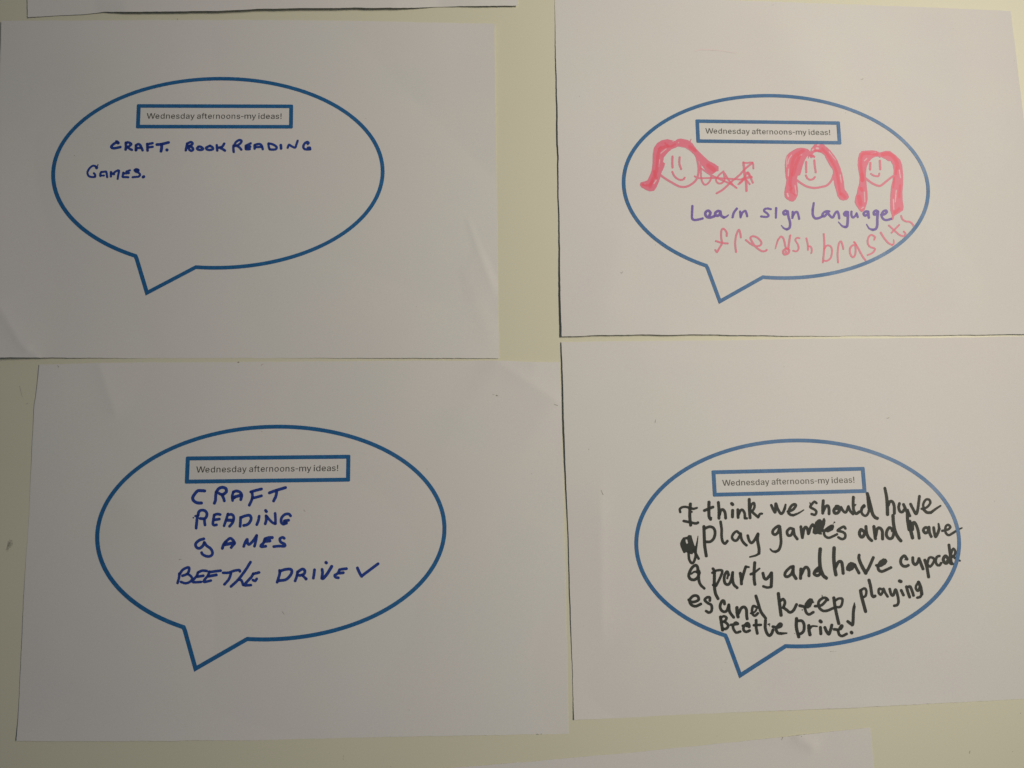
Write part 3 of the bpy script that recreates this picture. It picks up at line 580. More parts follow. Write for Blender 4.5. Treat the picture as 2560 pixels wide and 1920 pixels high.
# -- sheet top right: three faces, purple and pink writing
G = view(1590, 330, 1900, 2212); H = view(1950, 350, 2130, 1866); I_ = view(2120, 360, 2280, 1327)
J = view(1710, 500, 2010, 2212); K = view(2000, 500, 2300, 2212)
def face(line, eyes, mouth, hair, label):
    f = word('tr', 'drawn_face', line, PINK, label, wob=.15)
    word('tr', 'hair', hair, HAIR, None, f, .036, .3)
    for e in eyes: word('tr', 'eye', e, PINK, None, f, .033, .12)
    word('tr', 'mouth', mouth, PINK, None, f, .033, .12)
face(G([(40, [1085, 460, 1115, 620, 1110, 760, 1062, 868, 960, 950, 860, 980, 760, 965, 620, 890, 510, 822, 440, 768])]),
 [G([(40, [652, 438, 648, 540, 653, 632])]), G([(38, [780, 450, 775, 560, 806, 662])])], G([(36, [648, 710, 690, 792, 770, 850, 840, 848, 870, 815])]),
 G([('f', [700, 165, 640, 150, 560, 130, 460, 150, 380, 200, 325, 280, 303, 400, 300, 560, 285, 690, 240, 800, 205, 865, 140, 888, 88, 900, 73, 940, 100, 985, 190, 1035, 250, 1055, 320, 1045, 360, 990, 400, 900, 435, 800,
   450, 730, 500, 620, 515, 562, 490, 545, 480, 530, 495, 450, 560, 370, 640, 300, 700, 280, 750, 255, 880, 280, 960, 330, 1040, 400, 1080, 470, 1130, 520, 1180, 595, 1225, 655, 1290, 730, 1370, 750, 1430, 700, 1470, 692,
   1470, 620, 1400, 570, 1300, 520, 1200, 430, 1080, 310, 1000, 200, 920, 145, 800, 120, 740, 130]),
  ('d', 60, [560, 250, 440, 300, 390, 420, 380, 600, 350, 740, 290, 860, 250, 980]), ('d', 40, [520, 200, 600, 260, 700, 220]), ('d', 60, [960, 260, 1060, 330]), ('d', 80, [1290, 600, 1400, 680]), ('d', 50, [320, 700, 360, 820]), ('d', 46, [120, 940, 230, 950, 300, 880]),
  ('d', 26, [400, 300, 440, 260]), ('l', 26, [420, 500, 400, 620]), ('l', 18, [440, 380, 540, 300]), ('l', 26, [760, 190]), ('l', 22, [570, 240]), ('l', 30, [160, 930]), ('l', 22, [320, 920, 360, 860]), ('l', 24, [660, 165]), ('l', 26, [780, 270, 880, 290, 960, 340]),
  ((20, 14), [965, 170, 985, 128])]), 'pink face with hair blown sideways, leftmost of three')
word('tr', 'crossed_out_word', G([
 (34, [1148, 520, 1158, 700, 1168, 840, 1215, 935, 1280, 922, 1332, 850, 1338, 800]), (32, [1048, 790, 1130, 822, 1350, 820, 1560, 826, 1890, 850]), (34, [1150, 645, 1210, 682, 1330, 762, 1500, 842, 1700, 932, 1795, 998]),
 (34, [1560, 702, 1480, 772, 1430, 850, 1460, 910, 1530, 912, 1580, 850, 1572, 730, 1650, 850, 1725, 936]), (38, [1442, 1092, 1560, 1020, 1700, 890, 1850, 765, 1950, 655, 2082, 548]),
 (44, [1918, 545, 1932, 680, 1945, 820, 1966, 900, 1972, 1048]), (32, [1922, 548, 1980, 552, 2080, 550, 2096, 652]), (38, [1832, 930, 1900, 872, 1960, 760, 2000, 722, 2045, 800]), (36, [1985, 722, 2040, 800, 2085, 905]),
 (48, [1900, 840, 1980, 815, 2060, 805]), (34, [1960, 842, 2030, 930]), (30, [1850, 900, 1930, 850])]), PINK, 'pink word scribbled out beside the leftmost face', wob=.15)
face(H([(58, [1390, 900, 1340, 1040, 1225, 1170, 1080, 1215, 900, 1242, 720, 1212, 580, 1142, 430, 1035])]),
 [H([(54, [680, 565, 680, 700, 682, 840])]), H([(54, [892, 528, 905, 680, 930, 838])])], H([(52, [672, 915, 712, 990, 782, 1030, 860, 1012, 905, 960])]),
 H([('f', [780, 310, 740, 250, 640, 215, 540, 205, 440, 220, 360, 260, 250, 330, 182, 400, 150, 500, 135, 640, 140, 830, 155, 960, 175, 1040, 160, 1150, 135, 1250, 120, 1380, 130, 1470, 180, 1530, 260, 1580, 340, 1590,
   400, 1540, 450, 1440, 465, 1330, 450, 1200, 440, 1100, 435, 1010, 455, 920, 520, 905, 550, 800, 590, 650, 640, 520, 700, 420, 740, 375, 780, 440, 810, 470, 860, 440, 900, 462, 912, 425, 840, 370, 880, 320, 960, 300, 1080, 330,
   1160, 390, 1220, 520, 1300, 660, 1380, 780, 1385, 880, 1390, 1000, 1420, 1170, 1460, 1300, 1500, 1450, 1560, 1540, 1640, 1565, 1740, 1545, 1785, 1480, 1760, 1400, 1670, 1280, 1650, 1080, 1610, 880, 1550, 700, 1490, 540,
   1400, 400, 1300, 270, 1200, 180, 1120, 110, 1010, 80, 900, 118, 815, 220, 795, 300]),
  ('h', 16, [782, 180, 784, 290]), ('d', 90, [600, 280, 400, 400, 320, 600, 290, 850, 260, 1150]), ('d', 90, [500, 420, 420, 620, 340, 900]), ('d', 70, [280, 1200, 290, 1350]), ('d', 70, [1090, 220, 1230, 380, 1400, 660, 1480, 900, 1560, 1400]), ('d', 90, [1600, 1400, 1680, 1480]),
  ('d', 50, [900, 270, 1060, 290]), ('d', 40, [780, 400, 850, 420]), ('d', 22, [330, 1380, 390, 1430]), ('d', 22, [330, 1380, 390, 1430]), ('d', 26, [250, 1300, 330, 1240]),
  ('l', 30, [300, 390, 230, 500, 205, 620]), ('l', 30, [222, 750, 215, 930]), ('l', 30, [500, 410, 560, 385]), ('l', 56, [950, 215, 985, 220]), ('l', 44, [840, 260, 870, 240]), ('l', 40, [970, 130, 1010, 125]), ('l', 44, [190, 1390, 215, 1460]),
  ('l', 26, [1560, 900, 1590, 1100]), ('l', 26, [390, 1180, 420, 1400]), ('l', 24, [180, 420, 170, 700]), ('l', 24, [1270, 300, 1440, 520]), ((34, 22), [742, 400, 736, 472])]), 'pink face with hair to its chin touching the title box')
face(I_([(46, [930, 668, 800, 770, 690, 858, 620, 863, 500, 812, 370, 712])]),
 [I_([(48, [465, 392, 460, 528])]), I_([(46, [662, 345, 672, 522])])], I_([(38, [478, 617, 540, 655, 632, 665, 652, 610])]),
 I_([('f', [650, 182, 600, 150, 500, 135, 380, 140, 290, 150, 240, 200, 215, 300, 208, 440, 225, 560, 250, 680, 240, 820, 210, 920, 195, 1010, 160, 1100, 145, 1200, 180, 1280, 240, 1370, 290, 1410, 340, 1370, 380, 1260, 405, 1150,
   400, 1000, 385, 880, 378, 760, 366, 680, 370, 580, 385, 470, 430, 370, 500, 290, 580, 255, 650, 262, 665, 282, 690, 262, 750, 300, 770, 300, 840, 350, 890, 350, 935, 430, 955, 540, 950, 640, 935, 740, 900, 900, 885, 1060, 880, 1230, 885, 1380,
   915, 1480, 920, 1575, 942, 1560, 955, 1490, 1040, 1440, 1140, 1370, 1150, 1290, 1130, 1180, 1125, 1000, 1140, 820, 1140, 640, 1120, 440, 1080, 330, 980, 230, 870, 150, 780, 145, 700, 168]),
  ('d', 60, [600, 215, 450, 200, 300, 220, 265, 400, 280, 560, 300, 760]), ('d', 90, [290, 640, 300, 740]), ('d', 70, [270, 920, 290, 960]), ('d', 90, [230, 1100, 260, 1250]), ('d', 80, [720, 220, 860, 210, 980, 320, 1040, 500]), ('d', 50, [1000, 500, 990, 620]), ('d', 50, [1080, 860, 1060, 1100]),
  ('d', 60, [970, 1420, 1060, 1340]), ('d', 40, [960, 700, 940, 900]), ('l', 26, [480, 195, 570, 180]), ('l', 24, [1060, 520, 1090, 700]), ('l', 26, [340, 1000, 350, 1200]), ('l', 26, [940, 1150, 950, 1350]), ('l', 22, [280, 1340, 320, 1310]), ('l', 24, [340, 350, 390, 300]), ('l', 24, [1000, 960, 980, 1200])]),
 'pink face with long hair, nearest the bubble edge')
word('tr', 'handwritten_word', J([
 (44, [155, 112, 150, 230, 150, 335, 190, 367, 265, 360, 345, 340]), (50, [468, 290, 488, 235, 450, 197, 402, 222, 396, 272, 432, 315, 490, 322, 560, 298]),
 (50, [672, 215, 630, 202, 582, 232, 580, 278, 625, 290, 665, 255, 672, 222, 688, 290, 740, 322]), ((46, 26), [740, 320, 780, 308, 818, 278]),
 (44, [975, 158, 922, 230, 896, 318]), (42, [1035, 212, 1040, 260, 1045, 318]), (42, [1048, 300, 1080, 232, 1130, 200, 1152, 245, 1165, 298])]), PURPLE, 'the word Learn in purple marker')
word('tr', 'handwritten_word', J([
 (40, [1602, 168, 1545, 156, 1490, 168, 1480, 205, 1540, 252, 1560, 290, 1520, 312, 1422, 303]), ((46, 38), [1700, 150, 1697, 240, 1695, 325]),
 (46, [1905, 212, 1868, 196, 1832, 230, 1850, 266, 1895, 252, 1912, 210, 1925, 300, 1957, 420, 1947, 508, 1900, 542]), ((46, 20), [1900, 542, 1845, 522, 1795, 468]),
 (42, [2005, 218, 2000, 330]), (42, [2005, 300, 2050, 228, 2088, 222, 2110, 280, 2124, 348])]), PURPLE, 'the word sign in purple marker')
word('tr', 'handwritten_word', K([
 ((38, 48), [255, 55, 235, 180]), (46, [235, 180, 240, 280, 282, 337, 350, 332, 410, 302]), (44, [540, 210, 482, 208, 430, 240, 415, 288, 448, 302, 498, 252, 510, 225, 540, 275, 602, 322, 650, 242, 690, 212, 715, 270, 725, 338]),
 (50, [885, 225, 842, 222, 816, 258, 838, 284, 880, 252, 882, 350, 870, 478, 838, 498]), ((50, 20), [840, 498, 780, 480, 708, 405]),
 (42, [950, 215, 950, 280, 975, 322, 1020, 292, 1045, 248]), (42, [1045, 245, 1065, 314]),
 (46, [1260, 215, 1212, 212, 1174, 250, 1200, 288, 1250, 260, 1258, 222, 1270, 326]),
 (48, [1440, 215, 1402, 195, 1362, 225, 1372, 268, 1420, 250, 1440, 212, 1427, 330, 1425, 460, 1400, 530, 1345, 550]), ((46, 20), [1345, 550, 1275, 522, 1228, 448]),
 (44, [1498, 270, 1560, 262, 1602, 220, 1580, 192, 1532, 215, 1505, 280, 1530, 342, 1590, 370, 1688, 346])]), PURPLE, 'the word Language in purple marker')
word('tr', 'handwritten_word', J([
 (36, [790, 662, 785, 590, 725, 527, 690, 572, 688, 690, 700, 800, 650, 890, 610, 960, 580, 922]), (36, [588, 756, 700, 790, 808, 800]),
 (36, [962, 958, 945, 800, 965, 650, 1012, 548, 1040, 620, 1050, 690]), (36, [1143, 738, 1220, 800, 1320, 850, 1410, 832, 1425, 770, 1350, 692, 1270, 667, 1227, 700, 1270, 790, 1330, 870, 1430, 940, 1498, 940, 1526, 918])]), PINK, 'the letters fre in pink marker', wob=.15)
word('tr', 'handwritten_word', J([
 ((20, 34), [1685, 898, 1730, 742]), (34, [1730, 742, 1790, 672, 1840, 722, 1870, 850, 1882, 890]), (38, [1960, 652, 1940, 780, 1925, 900]), (44, [1882, 895, 1832, 940, 1850, 1000, 1920, 982, 1938, 920, 1885, 890]), (30, [1880, 960, 1885, 945]),
 (32, [2130, 702, 2082, 697, 2055, 740, 2100, 820, 2115, 890, 2080, 945, 2012, 935])]) + K([(34, [120, 705, 145, 820, 150, 918]), (34, [155, 852, 200, 862, 220, 920, 210, 978])]), PINK, 'the letters nsh in pink marker', wob=.15)
word('tr', 'handwritten_word', K([
 (36, [440, 627, 450, 800, 445, 940, 425, 1148]), (34, [452, 900, 490, 842, 560, 850, 592, 930, 570, 1060, 502, 1120, 430, 1115]),
 (34, [704, 1150, 695, 1000, 715, 820, 755, 762, 785, 830, 800, 905]), (36, [1035, 832, 960, 842, 920, 920, 940, 1020, 988, 1052, 1025, 980, 1022, 820, 1000, 775]), (36, [1010, 782, 1080, 900, 1150, 1030, 1208, 1110]),
 (34, [1370, 730, 1382, 680, 1312, 642, 1260, 700, 1250, 790, 1290, 860, 1370, 890, 1382, 920, 1330, 980, 1248, 1014]), ((38, 34), [1490, 600, 1550, 700, 1630, 790, 1700, 830]), ((34, 22), [1700, 830, 1732, 800, 1728, 732]),
 (34, [1642, 470, 1750, 570, 1850, 650, 1920, 662, 1946, 622, 1915, 580]), (34, [1830, 460, 1690, 602]), (34, [1866, 290, 1890, 352, 1950, 392, 2030, 405, 2080, 450, 2100, 492])]), PINK, 'the letters braslits curving up the bubble in pink marker', wob=.15)
word('tr', 'stray_pen_line', [('s', [(1737, 128), (1752, 124), (1772, 124)], (2, 3)), ('s', [(1772, 124), (1800, 126), (1832, 131), (1842, 132)], (3, 1.6))], FADED, 'faint pink pen line near the top edge')

# -- sheet bottom right: black handwriting
L = view(1680, 1220, 1930, 2074); M_ = view(1910, 1220, 2160, 2074); N = view(2150, 1210, 2420, 2133)
O = view(1700, 1390, 1950, 1975); P_ = view(1940, 1350, 2190, 1659); Q_ = view(2130, 1350, 2420, 2212)
BK = ' in black marker'
word('br', 'handwritten_word', L([
 (48, [172, 500, 162, 440, 210, 400, 290, 392, 390, 420]), ((58, 40), [390, 422, 450, 432, 518, 412]), (62, [382, 332, 372, 450, 370, 600, 388, 770]), (40, [412, 495]), (54, [245, 685, 370, 710, 490, 735, 540, 718])]), BLACK, 'the capital I' + BK)
word('br', 'handwritten_word', L([
 (62, [768, 292, 766, 440, 770, 590, 800, 648]), (58, [672, 468, 770, 425, 850, 395]), (46, [810, 622]),
 (60, [962, 300, 975, 450, 975, 628]), (58, [985, 560, 1012, 465, 1060, 450, 1100, 510, 1114, 625]), (66, [1240, 324, 1258, 342]), (62, [1258, 465, 1254, 598]),
 (58, [1366, 450, 1372, 612]), (54, [1378, 560, 1420, 470, 1462, 455, 1506, 520, 1512, 622]), (50, [1512, 628, 1552, 630]),
 (60, [1603, 235, 1605, 420, 1620, 618]), (50, [1620, 440, 1650, 345, 1700, 312, 1712, 390, 1680, 460, 1650, 480]), (54, [1655, 485, 1700, 530, 1788, 605]), ((54, 44), [1790, 602, 1825, 540, 1868, 532])]), BLACK, 'the word think' + BK)
word('br', 'handwritten_word', M_([
 (54, [152, 358, 190, 440, 234, 502, 245, 325, 285, 430, 350, 532, 400, 500, 430, 420]), ((54, 40), [430, 430, 448, 345]),
 (54, [505, 485, 600, 450, 662, 362, 622, 338, 560, 382, 512, 490, 545, 552, 612, 565]), ((52, 24), [612, 565, 720, 520, 825, 455]), (46, [492, 488]), (40, [505, 530])]), BLACK, 'the word we' + BK)
word('br', 'handwritten_word', M_([
 (50, [1088, 312, 1045, 285, 985, 348, 962, 398, 1040, 442, 1087, 490, 1060, 555, 988, 540]), ((18, 30), [952, 300, 965, 340]),
 (60, [1230, 265, 1220, 400, 1220, 522]), (58, [1232, 480, 1280, 385, 1330, 372, 1350, 440, 1350, 535]),
 (62, [1510, 378, 1452, 455, 1470, 520, 1530, 515, 1572, 450, 1545, 385, 1500, 380]), (38, [1480, 440, 1535, 440]), (54, [1600, 400, 1645, 478, 1702, 502, 1752, 382]), (54, [1752, 382, 1785, 470, 1848, 540]),
 (58, [1854, 190, 1850, 350, 1866, 478, 1915, 532, 1980, 492]), (26, [1885, 350, 1905, 345]), (20, [1892, 370]), (8, [1897, 207])]) + N([
 (56, [80, 425, 42, 468, 30, 520]), (54, [50, 470, 88, 440]), (48, [25, 540, 52, 600, 110, 628, 160, 580, 185, 480]), (62, [145, 190, 175, 300, 215, 450, 250, 590, 300, 660, 342, 678]), (74, [165, 270, 185, 470])]), BLACK, 'the word should' + BK)
word('br', 'handwritten_word', N([
 ((54, 64), [492, 82, 525, 250, 540, 400]), (64, [540, 400, 545, 600]), (56, [560, 420, 590, 348, 640, 350, 675, 430, 680, 580]), (54, [780, 385, 765, 460, 790, 540, 842, 550, 885, 490]), (56, [860, 405, 905, 500, 940, 570, 985, 628]),
 (54, [1000, 398, 1052, 500, 1108, 590, 1142, 500, 1175, 242]), (46, [1220, 490, 1320, 460, 1390, 372, 1362, 308, 1300, 312, 1250, 400, 1262, 500]), (56, [1255, 500, 1320, 560, 1400, 565]), ((54, 34), [1400, 565, 1500, 490, 1592, 430])]), BLACK, 'the word have ending the first line' + BK)
word('br', 'scribbled_out_letter', L([
 ('f', [235, 1030, 320, 1010, 350, 978, 400, 985, 420, 1060, 455, 1170, 485, 1240, 480, 1290, 440, 1340, 425, 1368, 400, 1370, 330, 1340, 295, 1325, 262, 1348, 240, 1340, 215, 1290, 180, 1210, 172, 1150, 198, 1080]),
 ('h', 34, [300, 1085, 312, 1135]), (52, [345, 1330, 355, 1470, 400, 1552, 448, 1540, 490, 1420, 490, 1290]), ((54, 14), [490, 1290, 520, 1140, 540, 995]), (52, [450, 1290, 500, 1370, 552, 1465])]), BLACK, 'black scribble at the start of the second line')
word('br', 'handwritten_word', L([
 (62, [662, 800, 670, 1000, 680, 1200, 712, 1408]), (56, [680, 840, 780, 803, 860, 830, 895, 920, 870, 1040, 800, 1110, 705, 1118]), (54, [1008, 700, 1030, 850, 1030, 1000, 1052, 1110, 1102, 1153, 1150, 1100]),
 (52, [1390, 935, 1345, 898, 1282, 940, 1245, 1020, 1280, 1082, 1340, 1088, 1390, 1020, 1422, 950]), (54, [1425, 945, 1440, 1050, 1482, 1130, 1545, 1188]),
 (54, [1572, 988, 1602, 1090, 1650, 1140, 1712, 1080, 1782, 950]), (60, [1785, 955, 1775, 1080, 1805, 1250, 1805, 1355]), ((52, 34), [1800, 1360, 1740, 1398, 1618, 1430])]), BLACK, 'the word play' + BK)
word('br', 'handwritten_word', M_([
 (56, [330, 800, 290, 790, 202, 860, 180, 930, 230, 968, 290, 920, 330, 822, 347, 1000, 352, 1150, 310, 1280, 240, 1322]), ((54, 26), [240, 1322, 175, 1310, 128, 1262]),
 (56, [600, 850, 542, 835, 480, 900, 500, 980, 560, 978, 600, 900, 612, 852, 632, 970, 690, 1058]),
 (58, [766, 802, 780, 920, 798, 1030]), (58, [800, 1000, 832, 850, 870, 810, 905, 862, 920, 948]), (56, [930, 940, 962, 830, 1010, 758, 1042, 800]),
 ('f', [1065, 710, 1095, 680, 1125, 655, 1165, 645, 1195, 672, 1205, 700, 1225, 640, 1250, 622, 1275, 668, 1262, 760, 1222, 870, 1190, 905, 1202, 962, 1155, 962, 1120, 948, 1060, 962, 1010, 930, 1020, 850, 1048, 780]),
 (50, [1218, 890, 1320, 858, 1428, 802, 1402, 782, 1320, 832, 1250, 900, 1262, 990, 1340, 1033, 1430, 1002, 1515, 960]), ('f', [1290, 830, 1400, 765, 1455, 800, 1430, 870, 1330, 920, 1260, 900]), (34, [1462, 712]), (18, [1438, 742]),
 (52, [1690, 840, 1660, 802, 1592, 830, 1530, 885, 1620, 908, 1682, 952, 1682, 1030, 1620, 1060, 1545, 1025])]), BLACK, 'the word games with its middle overwritten' + BK)
word('br', 'handwritten_word', N([
 (60, [70, 930, 20, 900, -10, 970, 15, 1040, 60, 1040, 100, 960]), (58, [118, 840, 130, 960, 172, 1060, 232, 1118]),
 (60, [275, 840, 290, 960, 305, 1078]), (58, [312, 1020, 340, 892, 390, 868, 440, 930, 447, 1085]),
 (56, [640, 895, 580, 862, 532, 930, 525, 1020, 578, 1078, 640, 1060, 672, 960]), (62, [652, 622, 665, 800, 700, 950, 750, 1050, 808, 1122]), (56, [640, 925])]), BLACK, 'the word and on the second line' + BK)
word('br', 'handwritten_word', N([
 (60, [938, 520, 940, 700, 970, 900]), (56, [945, 540, 978, 620]), (66, [985, 740, 1000, 900, 1038, 1062]), (56, [1000, 760, 990, 820]), (56, [1040, 900, 1045, 780, 1075, 760, 1112, 810, 1150, 930, 1170, 1070]),
 (54, [1345, 870, 1290, 860, 1252, 910, 1290, 970, 1340, 940, 1362, 852, 1375, 960, 1408, 1038]), (54, [1456, 862, 1470, 960, 1495, 1042, 1542, 960, 1566, 880]), ((54, 36), [1566, 890, 1552, 785]),
 (46, [1625, 925, 1735, 900, 1785, 850, 1740, 805, 1692, 850, 1690, 950, 1752, 1010, 1850, 960]), ((48, 28), [1850, 960, 1940, 902, 2015, 868])]), BLACK, 'the word have running over the bubble edge' + BK)
word('br', 'handwritten_word', O([
 (56, [345, 320, 352, 235, 310, 182, 232, 240, 175, 370, 202, 450, 280, 470, 352, 420, 385, 330]), ((34, 46), [222, 355, 285, 312, 345, 318]), ((58, 50), [375, 300, 370, 450, 402, 560, 480, 640])]), BLACK, 'the letter a starting the third line' + BK)
word('br', 'handwritten_word', O([
 (54, [652, 252, 682, 290]), (58, [682, 290, 680, 420, 680, 590, 702, 740, 752, 842]), (48, [640, 332, 720, 288, 815, 280, 835, 315, 785, 450, 712, 592]), (56, [660, 572, 700, 580]),
 (54, [962, 370, 930, 310, 882, 380, 875, 480, 900, 550, 960, 560, 1010, 480, 1042, 325]), (54, [1040, 330, 1040, 450, 1062, 560, 1130, 628]), (40, [935, 440, 950, 385]),
 (58, [1192, 342, 1210, 450, 1214, 550]), (54, [1222, 480, 1262, 330, 1300, 212]), ((50, 36), [1300, 212, 1362, 220]),
 (58, [1477, 132, 1465, 300, 1465, 450, 1480, 560]), ((52, 38), [1400, 360, 1480, 320, 1570, 248]),
 (56, [1640, 340, 1662, 430, 1702, 458, 1762, 400, 1805, 332]), (60, [1808, 335, 1810, 450, 1802, 600]), (50, [1802, 612, 1722, 622, 1648, 600])]), BLACK, 'the word party' + BK)
word('br', 'handwritten_word', P_([
 (46, [288, 440, 240, 452, 162, 530, 150, 590, 190, 610, 250, 570, 285, 490]), (52, [285, 440, 288, 560, 332, 638]), (50, [415, 482, 408, 636]), (48, [422, 570, 470, 472, 510, 452, 545, 500, 548, 594]),
 (56, [735, 150, 725, 280, 735, 450, 780, 580, 835, 632]), (50, [720, 450, 662, 500, 635, 560, 688, 590, 740, 560]), ('f', [640, 520, 700, 450, 740, 460, 745, 540, 700, 535, 665, 545])]), BLACK, 'the word and on the third line' + BK)
word('br', 'handwritten_word', P_([
 (56, [965, 132, 960, 300, 975, 470, 995, 576]), (50, [990, 450, 1040, 362, 1088, 368, 1105, 450, 1115, 552]), ('f', [1240, 365, 1285, 375, 1320, 395, 1310, 440, 1280, 490, 1220, 520, 1165, 500, 1165, 450, 1200, 390]), (46, [1308, 412, 1340, 480, 1378, 548]),
 ((46, 58), [1380, 250, 1378, 310, 1420, 420, 1490, 548]), (48, [1490, 545, 1540, 462, 1615, 292])]) + Q_([
 ('f', [600, 352, 650, 362, 675, 405, 645, 460, 562, 510, 500, 520, 465, 500, 480, 470, 530, 395]), (44, [462, 482, 500, 480]), (54, [492, 500, 512, 572, 570, 600, 652, 570]), (50, [652, 570, 745, 525])]), BLACK, 'the word have on the third line' + BK)
word('br', 'handwritten_word', Q_([
 (54, [1050, 365, 1000, 302, 942, 350, 930, 430, 970, 492, 1030, 502, 1075, 482]), ((30, 20), [1050, 365, 1010, 378]), (54, [1160, 338, 1165, 420, 1205, 470, 1252, 430, 1278, 355]), (56, [1278, 355, 1312, 440, 1355, 550]),
 (56, [1390, 385, 1430, 520, 1462, 705]), (46, [1440, 440, 1470, 345, 1520, 332, 1570, 370, 1542, 450, 1490, 508, 1455, 480]), (48, [1668, 305, 1622, 322, 1597, 400, 1622, 470, 1668, 482, 1700, 440]),
 (58, [1822, 335, 1780, 305, 1742, 365, 1765, 430, 1810, 440, 1838, 375, 1880, 440, 1912, 452]), (52, [1850, 95, 1870, 250, 1895, 430]), (42, [1892, 260, 1930, 165, 1970, 215, 1950, 300, 1905, 330]), ((50, 36), [1920, 305, 2000, 370, 2058, 395])]), BLACK, 'the word cupcak running over the bubble edge' + BK)
word('br', 'handwritten_word', O([
 (54, [175, 865, 220, 905, 300, 902, 370, 860, 342, 790, 262, 790, 192, 870, 222, 960, 310, 992, 412, 948]), (52, [590, 880, 590, 822, 542, 815, 490, 868, 550, 930, 622, 972, 625, 1080, 572, 1117, 518, 1088])]), BLACK, 'the letters es starting the fourth line' + BK)
word('br', 'handwritten_word', O([
 (54, [880, 948, 872, 892, 832, 888, 792, 990, 820, 1072, 880, 1102, 930, 1070, 965, 965]), (56, [965, 965, 982, 1100, 1060, 1210]), (62, [1125, 1020, 1130, 1120, 1148, 1202]), (56, [1160, 1130, 1210, 1032, 1270, 1008, 1312, 1062, 1318, 1180, 1328, 1242]),
 (56, [1500, 790, 1550, 950, 1600, 1100, 1692, 1230]), (50, [1530, 1020, 1452, 988, 1425, 1060, 1432, 1140, 1482, 1180, 1540, 1130]), (38, [1400, 1132, 1470, 1110, 1510, 1060])]), BLACK, 'the word and on the fourth line' + BK)
word('br', 'handwritten_word', P_([
 (52, [40, 890, 60, 1060, 85, 1248]), (44, [75, 1010, 120, 980, 150, 1040, 122, 1118]), (46, [120, 1120, 180, 1162, 230, 1200, 290, 1168, 342, 1070]),
 ('f', [560, 968, 605, 975, 632, 1040, 600, 1050, 575, 1110, 530, 1135, 480, 1122, 478, 1060, 520, 1000]), ((50, 44), [398, 1090, 480, 1108]), (44, [480, 1130, 502, 1200, 550, 1235, 620, 1198]), (20, [437, 1160]),
 (44, [650, 1098, 750, 1085, 820, 1020, 845, 972, 782, 962, 712, 1022, 712, 1108, 770, 1170, 850, 1172, 968, 1122]), (44, [845, 975, 862, 995]), ((8, 16), [765, 912, 768, 952]),
 (50, [960, 960, 980, 1100, 1010, 1250, 1042, 1385]), (40, [985, 1005, 1040, 972, 1102, 980, 1092, 1070, 1060, 1112, 1000, 1112])]), BLACK, 'the word keep' + BK)
word('br', 'tick_mark', P_([((14, 46), [1303, 1042, 1298, 1110]), (48, [1298, 1110, 1285, 1200, 1275, 1398, 1240, 1388, 1192, 1352])]), BLACK, 'tick-like comma after the word keep' + BK)
word('br', 'handwritten_word', Q_([
 (60, [165, 965, 190, 1100, 260, 1362]), (46, [172, 955, 240, 922, 275, 970, 262, 1060, 220, 1090]), (56, [325, 765, 355, 880, 380, 1040, 410, 1082, 440, 1068]), (46, [570, 940, 520, 930, 510, 1000, 550, 1045, 590, 980, 602, 930, 632, 1000, 680, 1078]),
 (50, [720, 935, 750, 1040, 790, 1052, 832, 945, 872, 1060, 888, 1180, 860, 1240, 808, 1253]), (52, [940, 960, 982, 1050]), (62, [908, 782, 934, 792]),
 (54, [1040, 892, 1070, 1000, 1100, 1088]), (52, [1080, 892, 1112, 890, 1150, 980, 1174, 1058]), (44, [1270, 805, 1225, 872, 1222, 932, 1260, 970, 1292, 900]), (60, [1270, 805, 1310, 900, 1332, 1030]), (48, [1330, 1040, 1300, 1085, 1248, 1100])]), BLACK, 'the word playing' + BK)
word('br', 'handwritten_word', O([
 (58, [800, 1205, 820, 1330, 842, 1462]), (50, [812, 1212, 870, 1190, 920, 1222, 890, 1282, 850, 1300]), (52, [870, 1292, 925, 1330, 955, 1380, 912, 1438, 850, 1435]),
 (50, [1010, 1360, 1090, 1350, 1145, 1340, 1100, 1315, 1050, 1380, 1062, 1450, 1112, 1512, 1192, 1492]), (52, [1242, 1380, 1320, 1365, 1368, 1400, 1360, 1345, 1322, 1328, 1260, 1400, 1262, 1470, 1312, 1498, 1378, 1472]), (46, [1320, 1385]),
 (54, [1505, 1270, 1505, 1400, 1528, 1528]), (50, [1460, 1368, 1598, 1360]), (56, [1690, 1272, 1685, 1420, 1722, 1530, 1770, 1572, 1812, 1530, 1838, 1462]), (30, [1745, 1350, 1770, 1345]), (22, [1772, 1380])]) + P_([
 (46, [-50, 1438, 20, 1452, 80, 1432, 90, 1400, 60, 1392, 5, 1470, 30, 1540, 92, 1552]), ((44, 26), [92, 1552, 178, 1545])]), BLACK, 'the word Beetle' + BK)
word('br', 'handwritten_word', P_([
 (52, [342, 1305, 340, 1450, 378, 1606]), (46, [360, 1342, 430, 1342, 466, 1400, 462, 1500, 420, 1550, 375, 1562]), (52, [545, 1420, 550, 1500, 565, 1572]), ((44, 24), [562, 1465, 602, 1430, 685, 1432]),
 (48, [738, 1450, 745, 1556]), (54, [735, 1344, 748, 1358]), (48, [812, 1452, 842, 1520, 880, 1560, 910, 1480, 927, 1412]), (46, [968, 1482, 1040, 1490]), (64, [1090, 1430, 1070, 1465]), (44, [1030, 1500, 1052, 1572, 1102, 1592, 1172, 1558]), (54, [1252, 1532, 1258, 1540]), (12, [312, 1550])]), BLACK, 'the word Drive.' + BK)

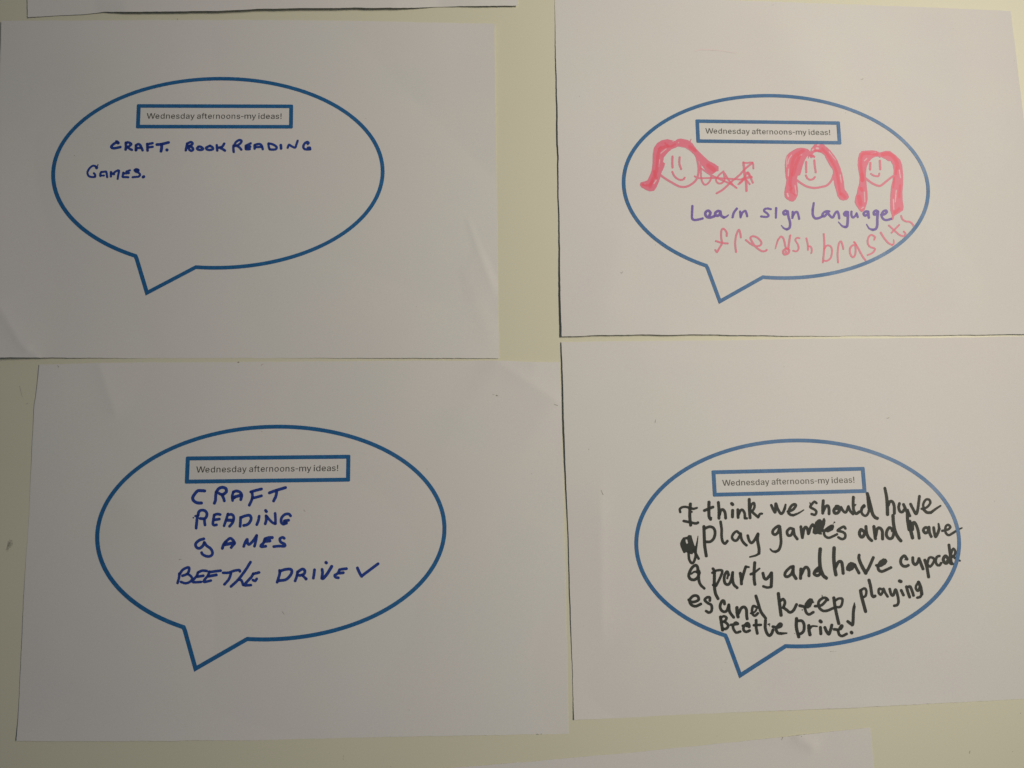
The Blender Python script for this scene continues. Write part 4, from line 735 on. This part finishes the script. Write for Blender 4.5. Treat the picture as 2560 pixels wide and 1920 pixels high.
# -- dust, hairs and a smudge
def dust(key, marks, name='dust_speck'):
    for k in marks:
        pts = list(zip(k[1::2], k[2::2]))
        word(key, name, [('s', pts, k[0] if len(pts) > 1 else k[0])], DUST, None, off=.045, wob=.1)
dust('tl', [(2.2, 186, 389), (1.6, 523, 205.5), (1.5, 915, 296), (1.5, 1041, 767), (1.3, 463, 564), (1.2, 1232, 524)])
dust('bl', [(3, 1241, 988.5, 1243, 989), ((1.3, 1), 1232, 987, 1237, 985.5), (1.3, 1247.5, 989.5), (2, 1068, 1172), (2, 655, 1079), (3, 595, 906, 597, 905.5), ((1.4, 1), 144, 914, 147, 917, 145, 919), ((1.6, 1), 653, 913, 658, 910),
  ((1.6, 1), 760, 1275, 763, 1279), (1.6, 591, 1481), (1.8, 1023, 1775), (1.5, 1386, 1010.5, 1394, 1014), (2, 1394, 1014), (1.5, 1329, 1184), ((2.4, 1.6), 1343, 1835.5, 1347, 1836), (2.5, 1353.5, 1835), ((1.2, .8), 706, 1529, 711, 1536), (1.6, 448, 1399, 453, 1398)])
dust('tr', [((1, 1.8), 2152, 199.5, 2158, 197), (1.6, 1933, 12), (1.8, 1448.5, 240.5), (1.6, 1639, 612), ((1.4, .8), 1552, 681, 1555, 683, 1557, 678), (1.4, 2537, 151), (1.4, 2383, 72), (1.4, 1749, 272), (1.5, 2114, 282)])
dust('br', [(2.2, 1472, 1123), ((.8, 1.6), 1503, 1225, 1508, 1237), ((1, 1.6), 1639, 1049, 1638, 1057), ((1, 1.8), 2217, 1046, 2223, 1044), (1.8, 1960, 917), (1.6, 2487, 1253), (1.6, 1813, 1656.5), (1.6, 1805, 1675), (1.5, 2176, 1143), ((1.2, .8), 2076, 1629, 2091, 1628), (1.4, 1459, 1565), (1.3, 1828, 997)])
dust('low', [((1.2, 2), 1954, 1850, 1957, 1843), (2.4, 2004, 1841)])
def on_table(name, marks, m):
    z = lambda u, v: np.zeros(np.shape(u))
    for k in marks:
        pts = list(zip(k[1::2], k[2::2])); me = blot_mesh(name, [('s', pts, k[0])], z, .03, (0, 0, 0), wob=.15 if m is DUST else .8)
        link(name, me, m, table)
on_table('dust_speck', [((1.2, 2), 443.5, 46, 443, 51), (2, 1363, 382.5), (2, 977, 1917), ((1.3, .9), 49, 965, 53, 983, 56, 993), (1.8, 1792.5, 1840), (2.4, 2552, 1783), (2, 2532, 1879), ((2, 1.4), 2425, 1878, 2424, 1884), (1.4, 1358, 1749), (1.5, 620, 1883),
  ((1, .8), 858, 1900, 859, 1888), ((1.6, 1), 66, 1010, 70, 1008)], DUST)
on_table('smudge', [((15, 10), 26, 1356, 23, 1366, 19, 1374)], SMUDGE)
